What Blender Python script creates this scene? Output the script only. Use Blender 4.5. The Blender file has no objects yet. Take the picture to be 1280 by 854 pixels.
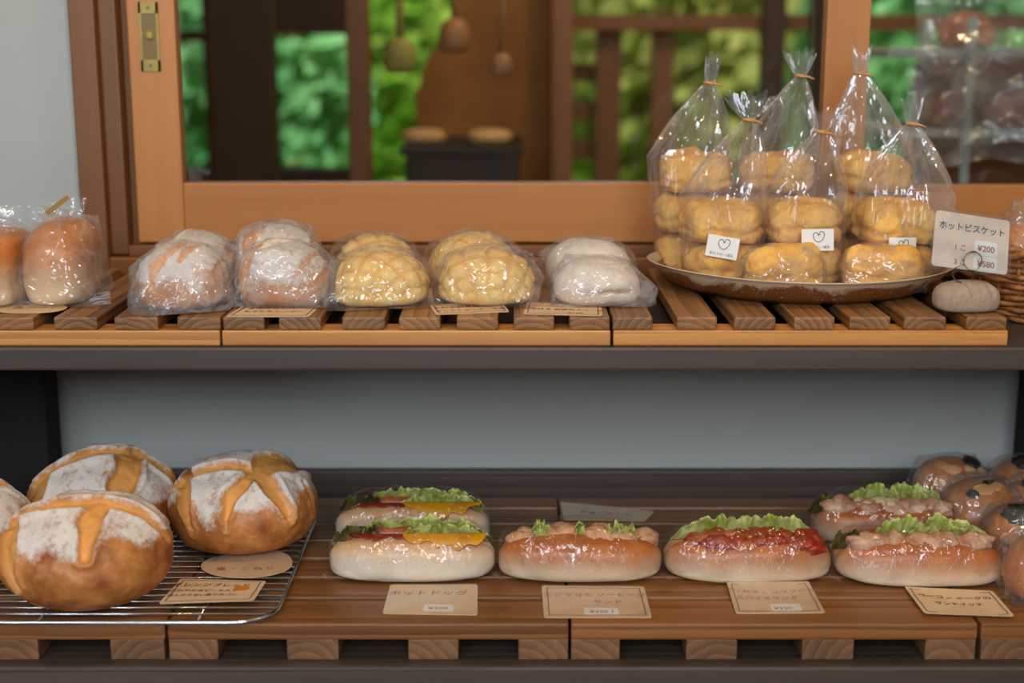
import bpy, bmesh, math, random
from mathutils import Vector, Matrix, noise

random.seed(7)
C = bpy.context.scene.collection
scene = bpy.context.scene
PI = math.pi

# ------------------------------------------------------------------ camera
F = 1750.0                      # focal length in pixels of the 1280 x 854 frame
TH = math.radians(12.0)         # camera looks down
CAM = Vector((0, 0, 1.30))
cam_d = bpy.data.cameras.new('camera')
cam_d.sensor_width = 36.0
cam_d.lens = F / 1280 * 36.0
cam = bpy.data.objects.new('camera', cam_d)
cam.location = CAM
cam.rotation_euler = (PI / 2 - TH, 0, 0)
cam_d.clip_start = 0.05
cam_d.dof.use_dof = True
cam_d.dof.focus_distance = 1.69
cam_d.dof.aperture_fstop = 2.3
C.objects.link(cam)
scene.camera = cam

# ------------------------------------------------------------------ world, sun, lights, exposure
world = bpy.data.worlds.new('world')
scene.world = world
world.use_nodes = True
wn = world.node_tree.nodes
wn['Background'].inputs[0].default_value = (0.62, 0.80, 1.0, 1)
wn['Background'].inputs[1].default_value = 0.55


def light(name, kind, loc, energy, color, rot=None, **kw):
    d = bpy.data.lights.new(name, kind)
    d.energy = energy
    d.color = color
    for k, v in kw.items():
        setattr(d, k, v)
    o = bpy.data.objects.new(name, d)
    o.location = loc
    if rot:
        o.rotation_euler = rot
    C.objects.link(o)
    return o


light('sun', 'SUN', (3, 6, 6), 8.5, (1.0, 0.95, 0.82), (math.radians(24), math.radians(16), 0), angle=0.02)
for wx, we in ((-1.75, 28), (-0.55, 39), (0.65, 40)):
    light('daylight_shop_window', 'AREA', (wx, -1.5, 2.2), we, (0.80, 0.90, 1.0),
          (math.radians(80), 0, math.radians(-4)), shape='RECTANGLE', size=0.85, size_y=1.0)
light('low_cool_fill', 'AREA', (-0.3, -1.5, 0.38), 9, (0.80, 0.90, 1.0), (math.radians(96), 0, 0), shape='RECTANGLE', size=1.8, size_y=0.55)  # added low fill that brightens the wall under the upper shelf
light('warm_light', 'POINT', (0.80, 1.25, 2.15), 13, (1.0, 0.70, 0.38), shadow_soft_size=0.04)
light('warm_light', 'POINT', (-0.30, 1.30, 2.2), 13, (1.0, 0.70, 0.38), shadow_soft_size=0.04)
light('warm_light', 'POINT', (0.9, -1.7, 2.1), 16, (1.0, 0.70, 0.40), shadow_soft_size=0.05)  # added behind the camera so the panes mirror a lit brown wall
light('kitchen_fill', 'POINT', (0.35, 2.9, 2.2), 30, (1.0, 0.74, 0.45), shadow_soft_size=0.08)  # added fill that brings up the brown timber beyond the glass

light('kitchen_fill', 'POINT', (1.75, 2.4, 2.2), 10, (1.0, 0.72, 0.42), shadow_soft_size=0.08)  # added fill that warms the plastic sheeting behind the right pane

scene.view_settings.view_transform = 'Standard'
scene.view_settings.look = 'None'
scene.view_settings.gamma = 1.0
scene.view_settings.exposure = -0.28
scene.view_settings.use_curve_mapping = False
scene.cycles.transparent_max_bounces = 40
scene.cycles.max_bounces = 8
scene.cycles.caustics_reflective = False
scene.cycles.caustics_refractive = False
scene.cycles.sample_clamp_indirect = 4.0
scene.cycles.use_denoising = True


# ------------------------------------------------------------------ pixel helpers (points at a real distance)
def ray(x, y):
    u = (x - 640) / F
    v = (427 - y) / F
    return Vector((u, math.cos(TH) + v * math.sin(TH), -math.sin(TH) + v * math.cos(TH)))


def P(x, y, Y):
    d = ray(x, y)
    return CAM + d * (Y / d.y)


def PZ(x, y, Z):
    d = ray(x, y)
    return CAM + d * ((Z - CAM.z) / d.z)


UZ, UB = 0.991, 0.957            # upper duckboard top, upper shelf board top
LZ, LB = 0.674, 0.629            # lower duckboard top, lower shelf board top


# ------------------------------------------------------------------ object helpers
def tag(o, label, cat, group=None, kind=None):
    o['label'] = label
    o['category'] = cat
    if group:
        o['group'] = group
    if kind:
        o['kind'] = kind
    return o


def thing(name, label, cat, loc=(0, 0, 0), rotz=0.0, group=None):
    o = bpy.data.objects.new(name, None)
    o.empty_display_size = 0.03
    o.location = loc
    o.rotation_euler = (0, 0, rotz)
    C.objects.link(o)
    return tag(o, label, cat, group)


def mk(name, verts, faces, mat, parent=None, loc=(0, 0, 0), smooth=False, attrs=None, rot=None):
    me = bpy.data.meshes.new(name)
    me.from_pydata([tuple(v) for v in verts], [], faces)
    me.validate()
    if attrs:
        for k, vals in attrs.items():
            a = me.attributes.new(k, 'FLOAT', 'POINT')
            a.data.foreach_set('value', vals)
    if smooth:
        me.polygons.foreach_set('use_smooth', [True] * len(me.polygons))
    if mat:
        me.materials.append(mat)
    o = bpy.data.objects.new(name, me)
    o.location = loc
    if rot:
        o.rotation_euler = rot
    if parent:
        o.parent = parent
    C.objects.link(o)
    return o


def from_bm(name, bm, mat, parent=None, loc=(0, 0, 0), smooth=False, rot=None):
    me = bpy.data.meshes.new(name)
    bmesh.ops.recalc_face_normals(bm, faces=bm.faces)
    bm.to_mesh(me)
    bm.free()
    if smooth:
        me.polygons.foreach_set('use_smooth', [True] * len(me.polygons))
    me.materials.append(mat)
    o = bpy.data.objects.new(name, me)
    o.location = loc
    if rot:
        o.rotation_euler = rot
    if parent:
        o.parent = parent
    C.objects.link(o)
    return o


def bm_box(bm, lo, hi, bevel=0.0, seg=2):
    lo, hi = Vector(lo), Vector(hi)
    r = bmesh.ops.create_cube(bm, size=1.0)
    vs = r['verts']
    for v in vs:
        v.co = Vector(((v.co.x + .5) * (hi.x - lo.x) + lo.x, (v.co.y + .5) * (hi.y - lo.y) + lo.y,
                       (v.co.z + .5) * (hi.z - lo.z) + lo.z))
    if bevel > 0:
        es = list({e for v in vs for e in v.link_edges})
        bmesh.ops.bevel(bm, geom=es, offset=bevel, segments=seg, affect='EDGES', profile=0.6)


def box(name, lo, hi, mat, parent=None, bevel=0.0015, centre=True, kind=None):
    lo, hi = Vector(lo), Vector(hi)
    c = (lo + hi) / 2
    bm = bmesh.new()
    bm_box(bm, lo - c, hi - c, bevel)
    o = from_bm(name, bm, mat, parent, c)
    if kind:
        o['kind'] = kind
    return o


def tube(pts, r, seg=8, closed=False):
    """vertices and faces of a round tube along pts"""
    pts = [Vector(p) for p in pts]
    n = len(pts)
    V, Fc = [], []
    up = Vector((0, 0, 1))
    for i in range(n):
        a = pts[(i - 1) % n] if (closed or i > 0) else pts[i]
        b = pts[(i + 1) % n] if (closed or i < n - 1) else pts[i]
        t = (b - a).normalized()
        s = t.cross(up)
        if s.length < 1e-3:
            s = t.cross(Vector((0, 1, 0)))
        s.normalize()
        w = s.cross(t)
        rr = r(i / max(1, n - 1)) if callable(r) else r
        for k in range(seg):
            an = 2 * PI * k / seg
            V.append(pts[i] + s * (rr * math.cos(an)) + w * (rr * math.sin(an)))
    m = n if closed else n - 1
    for i in range(m):
        j = (i + 1) % n
        for k in range(seg):
            l = (k + 1) % seg
            Fc.append((i * seg + k, j * seg + k, j * seg + l, i * seg + l))
    if not closed:
        Fc.append(tuple(range(seg)))
        Fc.append(tuple((n - 1) * seg + k for k in reversed(range(seg))))
    return V, Fc


def merge(*parts):
    V, Fc = [], []
    for v, f in parts:
        o = len(V)
        V += v
        Fc += [tuple(i + o for i in q) for q in f]
    return V, Fc


_ico = {}


def ico(sub):
    if sub not in _ico:
        bm = bmesh.new()
        bmesh.ops.create_icosphere(bm, subdivisions=sub, radius=1.0)
        bm.verts.ensure_lookup_table()
        _ico[sub] = ([v.co.normalized() for v in bm.verts], [tuple(v.index for v in f.verts) for f in bm.faces])
        bm.free()
    return _ico[sub]


def sstep(a, b, x):
    t = min(1.0, max(0.0, (x - a) / (b - a)))
    return t * t * (3 - 2 * t)


def blob(a, b, h, sub=4, p=2.3, flat=0.5, fn=None, seed=0.0, rough=0.0, freq=18.0, under=2.0):
    """a loaf-like solid, base at z=0, half axes a, b, full height h; fn(dir,pos)->(delta along dir, attrs)"""
    D, Fc = ico(sub)
    up = h / (1 + flat)
    V, A = [], {}
    off = Vector((seed * 3.7, seed * 1.9, seed * 2.3))
    for d in D:
        r = (abs(d.x) ** p + abs(d.y) ** p + abs(d.z) ** p) ** (-1.0 / p)
        q = d * r
        z = q.z * up
        if z < 0:
            # soft flat underside
            z = -up * flat * (1 - (1 - min(1, -q.z)) ** under) if flat > 0 else 0
        pos = Vector((q.x * a, q.y * b, z + up * flat))
        if rough:
            pos += d * (rough * noise.fractal(pos * freq + off, 1.0, 2.0, 4) * (0.3 if d.z < -0.6 else 1.0))
        if fn:
            dl, at = fn(d, pos)
            pos += d * dl
            for k, v in at.items():
                A.setdefault(k, []).append(v)
        pos.z = max(0.0, pos.z)
        V.append(pos)
    return V, Fc, A


def hull(pts, cuts=2, disp=0.0012, freq=45, seed=0):
    bm = bmesh.new()
    for q in pts:
        bm.verts.new(q)
    r = bmesh.ops.convex_hull(bm, input=bm.verts)
    dead = [g for g in r['geom_interior'] if isinstance(g, bmesh.types.BMVert)]
    if dead:
        bmesh.ops.delete(bm, geom=dead, context='VERTS')
    bmesh.ops.triangulate(bm, faces=bm.faces)
    if cuts:
        bmesh.ops.subdivide_edges(bm, edges=bm.edges, cuts=cuts, use_grid_fill=True)
    bm.normal_update()
    off = Vector((seed * 1.3, seed * 2.1, seed * 0.7))
    for v in bm.verts:
        k = noise.noise(v.co * freq + off)
        v.co += v.normal * disp * (k - 1.2 * max(0.0, 0.25 - abs(noise.noise(v.co * freq * 0.6 + off * 2))) * 4)
        v.co.z = max(v.co.z, 0.0004)
    return bm


# ------------------------------------------------------------------ materials
def lin(c):
    r = []
    for v in c:
        v /= 255.0
        r.append(v / 12.92 if v <= 0.04045 else ((v + 0.055) / 1.055) ** 2.4)
    return (r[0], r[1], r[2], 1.0)


class N:
    def __init__(s, name):
        s.m = bpy.data.materials.new(name)
        s.m.use_nodes = True
        s.t = s.m.node_tree
        s.t.nodes.clear()
        s.out = s.t.nodes.new('ShaderNodeOutputMaterial')

    def n(s, typ, ins=None, **kw):
        o = s.t.nodes.new('ShaderNode' + typ)
        for k, v in kw.items():
            setattr(o, k, v)
        for k, v in (ins or {}).items():
            if isinstance(v, bpy.types.NodeSocket):
                s.t.links.new(v, o.inputs[k])
            else:
                o.inputs[k].default_value = v
        return o

    def ramp(s, fac, stops):
        o = s.n('ValToRGB', {0: fac})
        e = o.color_ramp.elements
        while len(e) < len(stops):
            e.new(0.5)
        for i, (p, c) in enumerate(stops):
            e[i].position = p
            e[i].color = c if len(c) == 4 else lin(c)
        return o.outputs[0]

    def mix(s, fac, a, b, mode='MIX'):
        o = s.n('MixRGB', blend_type=mode)
        for i, v in ((0, fac), (1, a), (2, b)):
            if isinstance(v, bpy.types.NodeSocket):
                s.t.links.new(v, o.inputs[i])
            else:
                o.inputs[i].default_value = v if i == 0 or len(v) == 4 else lin(v)
        return o.outputs[0]

    def math(s, op, a, b=0.0, clamp=False):
        o = s.n('Math', operation=op, use_clamp=clamp)
        for i, v in ((0, a), (1, b)):
            if isinstance(v, bpy.types.NodeSocket):
                s.t.links.new(v, o.inputs[i])
            else:
                o.inputs[i].default_value = v
        return o.outputs[0]

    def noise(s, vec, scale, detail=4, rough=0.55, dist=0.0):
        return s.n('TexNoise', {'Vector': vec, 'Scale': scale, 'Detail': detail, 'Roughness': rough, 'Distortion': dist}).outputs[0]

    def obj(s):
        return s.n('TexCoord').outputs['Object']

    def attr(s, name):
        return s.n('Attribute', attribute_name=name).outputs['Fac']

    def bump(s, h, strength, dist=0.002):
        return s.n('Bump', {'Height': h, 'Strength': strength, 'Distance': dist}).outputs[0]

    def principled(s, **ins):
        o = s.n('BsdfPrincipled', {k.replace('_', ' '): v for k, v in ins.items()})
        s.t.links.new(o.outputs[0], s.out.inputs[0])
        return o

    def surf(s, sock):
        s.t.links.new(sock, s.out.inputs[0])


def plain(name, c, rough=0.6, **kw):
    m = N(name)
    m.principled(Base_Color=lin(c), Roughness=rough, **kw)
    return m.m


def wood(name, dark, light, axis='Y', scale=9.0, rough=0.45, streak=0.35, rings=True):
    m = N(name)
    co = m.obj()
    rnd = m.n('ObjectInfo').outputs['Random']
    r2 = m.math('FRACT', m.math('MULTIPLY', rnd, 7.13))
    sgn = m.math('SUBTRACT', m.math('MULTIPLY', rnd, 0.09), 0.045)
    low = m.math('ADD', m.math('MULTIPLY', r2, 0.035), 0.018)
    along = m.math('MULTIPLY', r2, 3.1)
    o_ = {'X': (along, sgn, low), 'Y': (sgn, along, low), 'Z': (sgn, low, along)}[axis]
    off = m.n('CombineXYZ', {0: o_[0], 1: o_[1], 2: o_[2]}).outputs[0]
    sc = {'X': (0.05, 1, 1), 'Y': (1, 0.05, 1), 'Z': (1, 1, 0.05)}[axis]
    v = m.n('Mapping', {0: co, 'Scale': sc}).outputs[0]
    v = m.n('VectorMath', {0: v, 1: off}, operation='ADD').outputs[0]
    wob = m.n('TexNoise', {'Vector': v, 'Scale': 22.0, 'Detail': 3.0}).outputs['Color']
    wob = m.n('VectorMath', {0: wob, 1: (0.5, 0.5, 0.5)}, operation='SUBTRACT').outputs[0]
    wob = m.n('VectorMath', {0: wob, 'Scale': 0.010}, operation='SCALE').outputs[0]
    v2 = m.n('VectorMath', {0: v, 1: wob}, operation='ADD').outputs[0]
    wv = m.n('TexWave', {'Vector': v2, 'Scale': scale * 10, 'Distortion': 1.2, 'Detail': 2.0, 'Detail Scale': 2.0},
             wave_type='RINGS', rings_direction=axis, wave_profile='SAW').outputs[1]
    fine = m.noise(v, 320, 4, 0.65)
    big = m.noise(v, 16, 4, 0.55)
    f = m.math('ADD', m.math('MULTIPLY', wv, 0.38 if rings else 0.10), m.math('MULTIPLY', fine, streak))
    f = m.math('ADD', f, m.math('MULTIPLY', m.math('SUBTRACT', big, 0.35), 0.85))
    col = m.ramp(f, [(0.10, dark), (0.85, light)])
    var = m.n('MapRange', {0: rnd, 1: 0.0, 2: 1.0, 3: 0.84, 4: 1.10}).outputs[0]
    col = m.n('VectorMath', {0: col, 'Scale': var}, operation='SCALE').outputs[0]
    r = m.math('ADD', m.math('MULTIPLY', fine, 0.25), rough - 0.12)
    m.principled(Base_Color=col, Roughness=r, Normal=m.bump(f, 0.3, 0.0012))
    return m.m


M = {}
M['slat_y'] = wood('stained_slat_wood', (58, 34, 16), (172, 118, 66), 'Y', 4, 0.5, 0.4)
M['slat_x'] = wood('oiled_slat_wood', (80, 45, 18), (164, 106, 55), 'X', 2.8, 0.4)
M['joist'] = wood('joist_wood', (88, 56, 32), (150, 106, 70), 'Y', 2.6, 0.55)
M['rail'] = wood('rail_wood', (166, 100, 42), (224, 158, 86), 'X', 2, 0.42)
M['board'] = wood('dark_stained_board', (40, 33, 28), (88, 72, 62), 'X', 2, 0.5)
M['post'] = wood('dark_stained_post', (12, 8, 6), (26, 18, 13), 'Z', 2, 0.85)
M['sash_z'] = wood('cedar_stile', (178, 114, 54), (202, 138, 74), 'Z', 2, 0.45, 0.25, False)
M['sash_x'] = wood('cedar_rail', (180, 114, 52), (204, 138, 72), 'X', 2, 0.42, 0.25, False)
M['casing'] = wood('casing_wood', (108, 66, 30), (140, 90, 46), 'Z', 2, 0.5, 0.25, False)
M['sill'] = wood('sill_wood', (124, 74, 32), (156, 98, 48), 'X', 2, 0.5, 0.25, False)
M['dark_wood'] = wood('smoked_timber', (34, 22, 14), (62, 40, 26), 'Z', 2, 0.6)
M['brown_wood'] = wood('brown_timber', (104, 64, 34), (146, 96, 56), 'Z', 3, 0.55)
M['brown_wood_x'] = wood('brown_beam_timber', (104, 64, 34), (146, 96, 56), 'X', 3, 0.55)


def plaster(name, c):
    m = N(name)
    co = m.obj()
    n = m.noise(co, 90, 6, 0.6)
    big = m.noise(co, 4, 3)
    col = m.mix(m.math('MULTIPLY', big, 0.5), c, tuple(v * 0.93 for v in c))
    m.principled(Base_Color=col, Roughness=0.9, Normal=m.bump(n, 0.25, 0.002))
    return m.m


M['plaster'] = plaster('white_plaster', (180, 182, 178))
M['ceiling'] = plaster('ceiling_plaster', (200, 190, 172))
M['floor'] = wood('floor_boards', (70, 48, 32), (110, 78, 52), 'Y', 3, 0.5)

# --- bread
def crust(name, gold, brown, cutc, flourc=(226, 218, 208), floury=True, rough=0.5, pale=None, bumpy=0.35, coat=0.0, zlo=0.0, zhi=0.03):
    m = N(name)
    co = m.obj()
    n1 = m.noise(co, 26, 5, 0.6)
    n2 = m.noise(co, 160, 4, 0.65)
    col = m.mix(m.ramp(n1, [(0.36, (0, 0, 0)), (0.64, (255, 255, 255))]), brown, gold)
    col = m.mix(m.math('MULTIPLY', m.ramp(n2, [(0.42, (0, 0, 0)), (0.7, (255, 255, 255))]), 0.22), col, tuple(v * 0.7 for v in brown))
    if pale:
        z = m.n('SeparateXYZ', {0: co}).outputs[2]
        w = m.noise(co, 22, 3)
        zz = m.math('ADD', z, m.math('MULTIPLY', m.math('SUBTRACT', w, 0.5), 0.022))
        f = m.n('MapRange', {0: zz, 1: zlo, 2: zhi, 3: 1.0, 4: 0.0}, interpolation_type='SMOOTHSTEP').outputs[0]
        col = m.mix(f, col, pale)
    if cutc:
        n3 = m.noise(co, 60, 4, 0.7)
        cc = m.mix(n3, cutc, tuple(min(255, v * 1.14) for v in cutc))
        col = m.mix(m.attr('cut'), col, cc)
    rr = rough
    if floury:
        n4 = m.noise(co, 120, 6, 0.75)
        n5 = m.noise(co, 34, 4, 0.6)
        ff = m.math('ADD', m.attr('flour'), m.math('MULTIPLY', m.math('SUBTRACT', n4, 0.5), 1.6))
        ff = m.math('ADD', ff, m.math('MULTIPLY', m.math('SUBTRACT', n5, 0.5), 1.5))
        ff = m.n('MapRange', {0: ff, 1: 0.45, 2: 1.0, 3: 0.0, 4: 0.88}).outputs[0]
        ff = m.math('MULTIPLY', ff, m.math('GREATER_THAN', m.attr('flour'), 0.02))
        col = m.mix(ff, col, flourc)
        rr = m.n('MapRange', {0: ff, 1: 0.0, 2: 1.0, 3: rough, 4: 0.95}).outputs[0]
    h = m.math('ADD', m.math('MULTIPLY', n2, 0.6), n1)
    m.principled(Base_Color=col, Roughness=rr, Normal=m.bump(h, bumpy, 0.002), Coat_Weight=coat, Coat_Roughness=0.25,
                 Subsurface_Weight=0.0)
    return m.m


M['boule'] = crust('country_crust', (206, 134, 68), (146, 78, 32), (210, 146, 76), rough=0.42, bumpy=0.7)
M['floured'] = crust('floured_crust', (206, 142, 82), (176, 104, 50), (206, 138, 70), (226, 216, 206), rough=0.6)
M['melon'] = crust('cookie_crust', (248, 210, 132), (236, 188, 102), (204, 138, 58), floury=False, rough=0.75, bumpy=0.6)
M['cream'] = crust('pale_floured_crust', (232, 212, 186), (222, 196, 164), (172, 122, 72), (236, 224, 210), rough=0.8)
M['loaf'] = crust('soft_roll_crust', (214, 140, 70), (190, 108, 46), None, floury=False, rough=0.4, pale=(234, 206, 164), zlo=0.0, zhi=0.07)
M['biscuit'] = crust('biscuit_crust', (248, 196, 108), (230, 166, 80), (204, 132, 54), floury=False, rough=0.8, bumpy=0.9)
M['hotdog_bun'] = crust('roll_crust', (198, 110, 36), (168, 82, 20), (150, 80, 30), floury=False, rough=0.4, pale=(236, 214, 182), zlo=0.0, zhi=0.044, coat=0.1)
M['hotdog_bun_pale'] = crust('pale_roll_crust', (222, 160, 88), (206, 134, 62), (180, 110, 50), floury=False, rough=0.4, pale=(240, 226, 204), zlo=0.012, zhi=0.058, coat=0.1)
M['almond_bun'] = crust('glazed_crust', (212, 132, 60), (172, 96, 36), None, floury=False, rough=0.35, coat=0.3)


def lumpy(name, c1, c2, rough=0.5, scale=60, bump=0.5, coat=0.0, sss=0.0):
    m = N(name)
    co = m.obj()
    n = m.noise(co, scale, 5, 0.6)
    col = m.mix(m.ramp(n, [(0.35, (0, 0, 0)), (0.65, (255, 255, 255))]), c1, c2)
    m.principled(Base_Color=col, Roughness=rough, Normal=m.bump(n, bump, 0.002), Coat_Weight=coat, Subsurface_Weight=sss,
                 Subsurface_Radius=(0.004, 0.003, 0.002))
    return m.m


M['lettuce'] = lumpy('green_lettuce', (146, 162, 46), (208, 212, 132), 0.4, 55, 0.5)
M['lettuce_dark'] = lumpy('red_leaf_lettuce', (58, 40, 18), (96, 92, 34), 0.4, 60, 0.5)
M['mustard'] = lumpy('yellow_mustard', (214, 150, 10), (196, 124, 8), 0.3, 30, 0.3)
M['ketchup'] = lumpy('dark_ketchup', (140, 34, 8), (120, 24, 6), 0.25, 30, 0.3)
M['chili'] = lumpy('chili_sauce', (172, 56, 8), (138, 30, 4), 0.3, 120, 0.9, 0.2)
M['tuna'] = lumpy('pink_tuna_filling', (222, 170, 128), (196, 138, 98), 0.6, 120, 0.8)
M['pork'] = lumpy('grilled_pork', (222, 176, 144), (166, 104, 68), 0.4, 36, 0.5, 0.1)
M['sausage'] = lumpy('browned_sausage', (176, 92, 44), (146, 70, 32), 0.35, 40, 0.3)
M['cabbage'] = lumpy('cream_cabbage', (232, 204, 160), (206, 170, 122), 0.6, 90, 0.8)
M['almond'] = lumpy('almond_flake', (222, 166, 104), (206, 140, 78), 0.5, 60, 0.2)
M['prune'] = lumpy('black_topping', (26, 18, 16), (44, 30, 24), 0.5, 130, 0.9)
M['seed'] = plain('pale_glint', (228, 190, 130), 0.5)  # pale colour for specks that stand in for glints on the wrap


def film(name, cell=45.0, tilt=0.25, haze=0.03, rough=0.07, stretch=(1, 1, 1), boost=1.2, creases=1.0, dist=0.004, cap=0.24):
    """clear plastic: mostly transparent, sharp creases and facets in the normal that catch the lamps"""
    m = N(name)
    co = m.obj()
    rnd = m.n('ObjectInfo').outputs['Random']
    v = m.n('Mapping', {0: co, 'Scale': stretch}).outputs[0]
    v = m.n('VectorMath', {0: v, 1: m.n('CombineXYZ', {0: rnd, 1: rnd, 2: rnd}).outputs[0]}, operation='ADD').outputs[0]
    w = m.n('TexNoise', {'Vector': v, 'Scale': cell * 0.6, 'Detail': 2.0}).outputs['Color']
    w = m.n('VectorMath', {0: w, 'Scale': 0.9 / cell}, operation='SCALE').outputs[0]
    v = m.n('VectorMath', {0: v, 1: w}, operation='ADD').outputs[0]
    vo = m.n('TexVoronoi', {'Vector': v, 'Scale': cell})
    c = m.n('VectorMath', {0: vo.outputs['Color'], 1: (0.5, 0.5, 0.5)}, operation='SUBTRACT').outputs[0]
    c = m.n('VectorMath', {0: c, 'Scale': tilt}, operation='SCALE').outputs[0]
    n1 = m.noise(v, cell * 0.7, 2, 0.5)
    rid = m.math('SUBTRACT', 1.0, m.math('MULTIPLY', m.math('ABSOLUTE', m.math('SUBTRACT', n1, 0.5)), 9.0), True)
    n2 = m.noise(v, cell * 1.6, 2, 0.5)
    rid2 = m.math('SUBTRACT', 1.0, m.math('MULTIPLY', m.math('ABSOLUTE', m.math('SUBTRACT', n2, 0.5)), 7.0), True)
    h = m.math('ADD', m.math('MULTIPLY', rid, creases), m.math('MULTIPLY', rid2, creases * 0.45))
    h = m.math('ADD', h, m.noise(v, cell * 0.5, 3, 0.5))
    b = m.bump(h, 0.6, dist)
    nrm = m.n('VectorMath', {0: b, 1: c}, operation='ADD').outputs[0]
    nrm = m.n('VectorMath', {0: nrm}, operation='NORMALIZE').outputs[0]
    fr = m.n('Fresnel', {'IOR': 1.45}).outputs[0]
    fac = m.math('MINIMUM', m.math('MULTIPLY', fr, boost), cap)
    fac = m.math('ADD', fac, m.math('MULTIPLY', rid, 0.05))
    gl = m.n('BsdfGlossy', {'Color': (1, 1, 1, 1), 'Roughness': rough, 'Normal': nrm}).outputs[0]
    tr = m.n('BsdfTransparent', {'Color': (0.995, 0.995, 0.995, 1)}).outputs[0]
    df = m.n('BsdfDiffuse', {'Color': (0.9, 0.92, 0.95, 1), 'Normal': b}).outputs[0]
    hz = m.math('ADD', m.math('MULTIPLY', rid, haze * 1.6), haze)
    a = m.n('MixShader', {0: hz, 1: tr, 2: df}).outputs[0]
    a = m.n('MixShader', {0: fac, 1: a, 2: gl}).outputs[0]
    m.surf(a)
    return m.m


M['film'] = film('clear_bread_bag_film', 34, 0.30, 0.032, 0.06)
M['film_hazy'] = film('crinkled_bread_bag_film', 42, 0.34, 0.085, 0.07)
M['film_pleat'] = film('pleated_cellophane', 30, 0.25, 0.030, 0.05, (1, 1, 0.22), 1.5)
M['film_cling'] = film('cling_wrap_film', 85, 0.30, 0.003, 0.07, (1, 1, 0.4), 1.1, 0.7, 0.002, 0.14)
M['film_sheet'] = film('plastic_sheet', 9, 0.3, 0.12, 0.15, (1, 1, 1), 1.2, 1.0, 0.02)


def glass(name):
    m = N(name)
    fr = m.n('Fresnel', {'IOR': 1.5}).outputs[0]
    gl = m.n('BsdfGlossy', {'Color': (1, 1, 1, 1), 'Roughness': 0.0}).outputs[0]
    tr = m.n('BsdfTransparent', {'Color': (0.94, 0.95, 0.94, 1)}).outputs[0]
    m.surf(m.n('MixShader', {0: m.math('MULTIPLY', fr, 1.6, True), 1: tr, 2: gl}).outputs[0])
    return m.m


M['glass'] = glass('window_glass')
M['chrome'] = plain('chrome_wire', (200, 206, 212), 0.18, Metallic=1.0)
M['brass'] = lumpy('aged_brass', (176, 158, 70), (150, 132, 56), 0.35, 40, 0.1)
M['brass_dark'] = plain('brass_recess', (120, 96, 40), 0.4)
M['steel'] = plain('grey_wire', (150, 150, 148), 0.3, Metallic=1.0)
M['paper'] = lumpy('cream_card', (222, 188, 150), (214, 178, 138), 0.6, 30, 0.05)
M['paper_white'] = plain('white_label', (232, 230, 226), 0.5)
M['sleeve'] = film('card_sleeve', 22, 0.05, 0.012, 0.12, (1, 1, 1), 1.0, 0.15, 0.001, 0.07)
M['ink'] = plain('dark_ink', (58, 40, 32), 0.7)
M['ink_black'] = plain('black_ink', (36, 30, 28), 0.7)
M['ink_teal'] = plain('blue_green_ink', (52, 84, 92), 0.7)
M['ink_orange'] = plain('orange_ink', (172, 82, 26), 0.7)
M['orange'] = plain('orange_print', (214, 120, 20), 0.6)
M['tie'] = plain('orange_twist_tie', (206, 148, 96), 0.45)
M['gold_tie'] = plain('gold_twist_tie', (150, 112, 44), 0.4)
M['clay'] = lumpy('grey_clay', (172, 150, 128), (156, 134, 112), 0.85, 200, 0.3)
M['wicker'] = lumpy('wicker', (182, 118, 60), (126, 76, 36), 0.5, 90, 0.3)
M['iron'] = plain('black_iron', (12, 11, 11), 0.6)
M['lawn'] = lumpy('lawn_grass', (84, 150, 40), (126, 190, 60), 0.8, 4, 0.5)


def leafmat(name, c1, c2):
    m = N(name)
    n = m.noise(m.obj(), 1.6, 3, 0.5)
    col = m.mix(m.ramp(n, [(0.4, (0, 0, 0)), (0.6, (255, 255, 255))]), c1, c2)
    d = m.n('BsdfDiffuse', {'Color': col}).outputs[0]
    t = m.n('BsdfTranslucent', {'Color': col}).outputs[0]
    m.surf(m.n('MixShader', {0: 0.45, 1: d, 2: t}).outputs[0])
    return m.m


M['leaf'] = leafmat('garden_leaf', (104, 178, 118), (166, 224, 164))
M['leaf_yellow'] = leafmat('olive_leaf', (146, 158, 76), (186, 190, 116))
M['leaf_bright'] = leafmat('sunny_leaf', (122, 174, 60), (186, 212, 104))
M['shelf_grey'] = plain('pale_grey_shelf', (168, 178, 176), 0.4)
M['ladle_dark'] = plain('worn_ladle_wood', (150, 104, 62), 0.5)
M['olive'] = plain('olive_wood', (142, 134, 66), 0.6)
M['ladle'] = plain('pale_ladle_wood', (206, 164, 110), 0.5)


def platter():
    m = N('speckled_glaze')
    co = m.obj()
    z = m.n('SeparateXYZ', {0: co}).outputs[2]
    n = m.noise(co, 14, 6, 0.7, 1.0)
    n2 = m.noise(co, 420, 2, 0.5)
    rim = m.attr('rim')
    f = m.math('ADD', rim, m.math('MULTIPLY', m.math('SUBTRACT', n, 0.5), 1.3))
    f = m.ramp(f, [(0.44, (0, 0, 0)), (0.62, (255, 255, 255))])
    col = m.mix(f, (126, 74, 34), (206, 184, 154))
    col = m.mix(m.math('MULTIPLY', m.ramp(n2, [(0.62, (0, 0, 0)), (0.7, (255, 255, 255))]), 0.55), col, (226, 206, 176))
    m.principled(Base_Color=col, Roughness=0.35, Normal=m.bump(n, 0.1, 0.002))
    return m.m


M['platter'] = platter()


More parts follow.
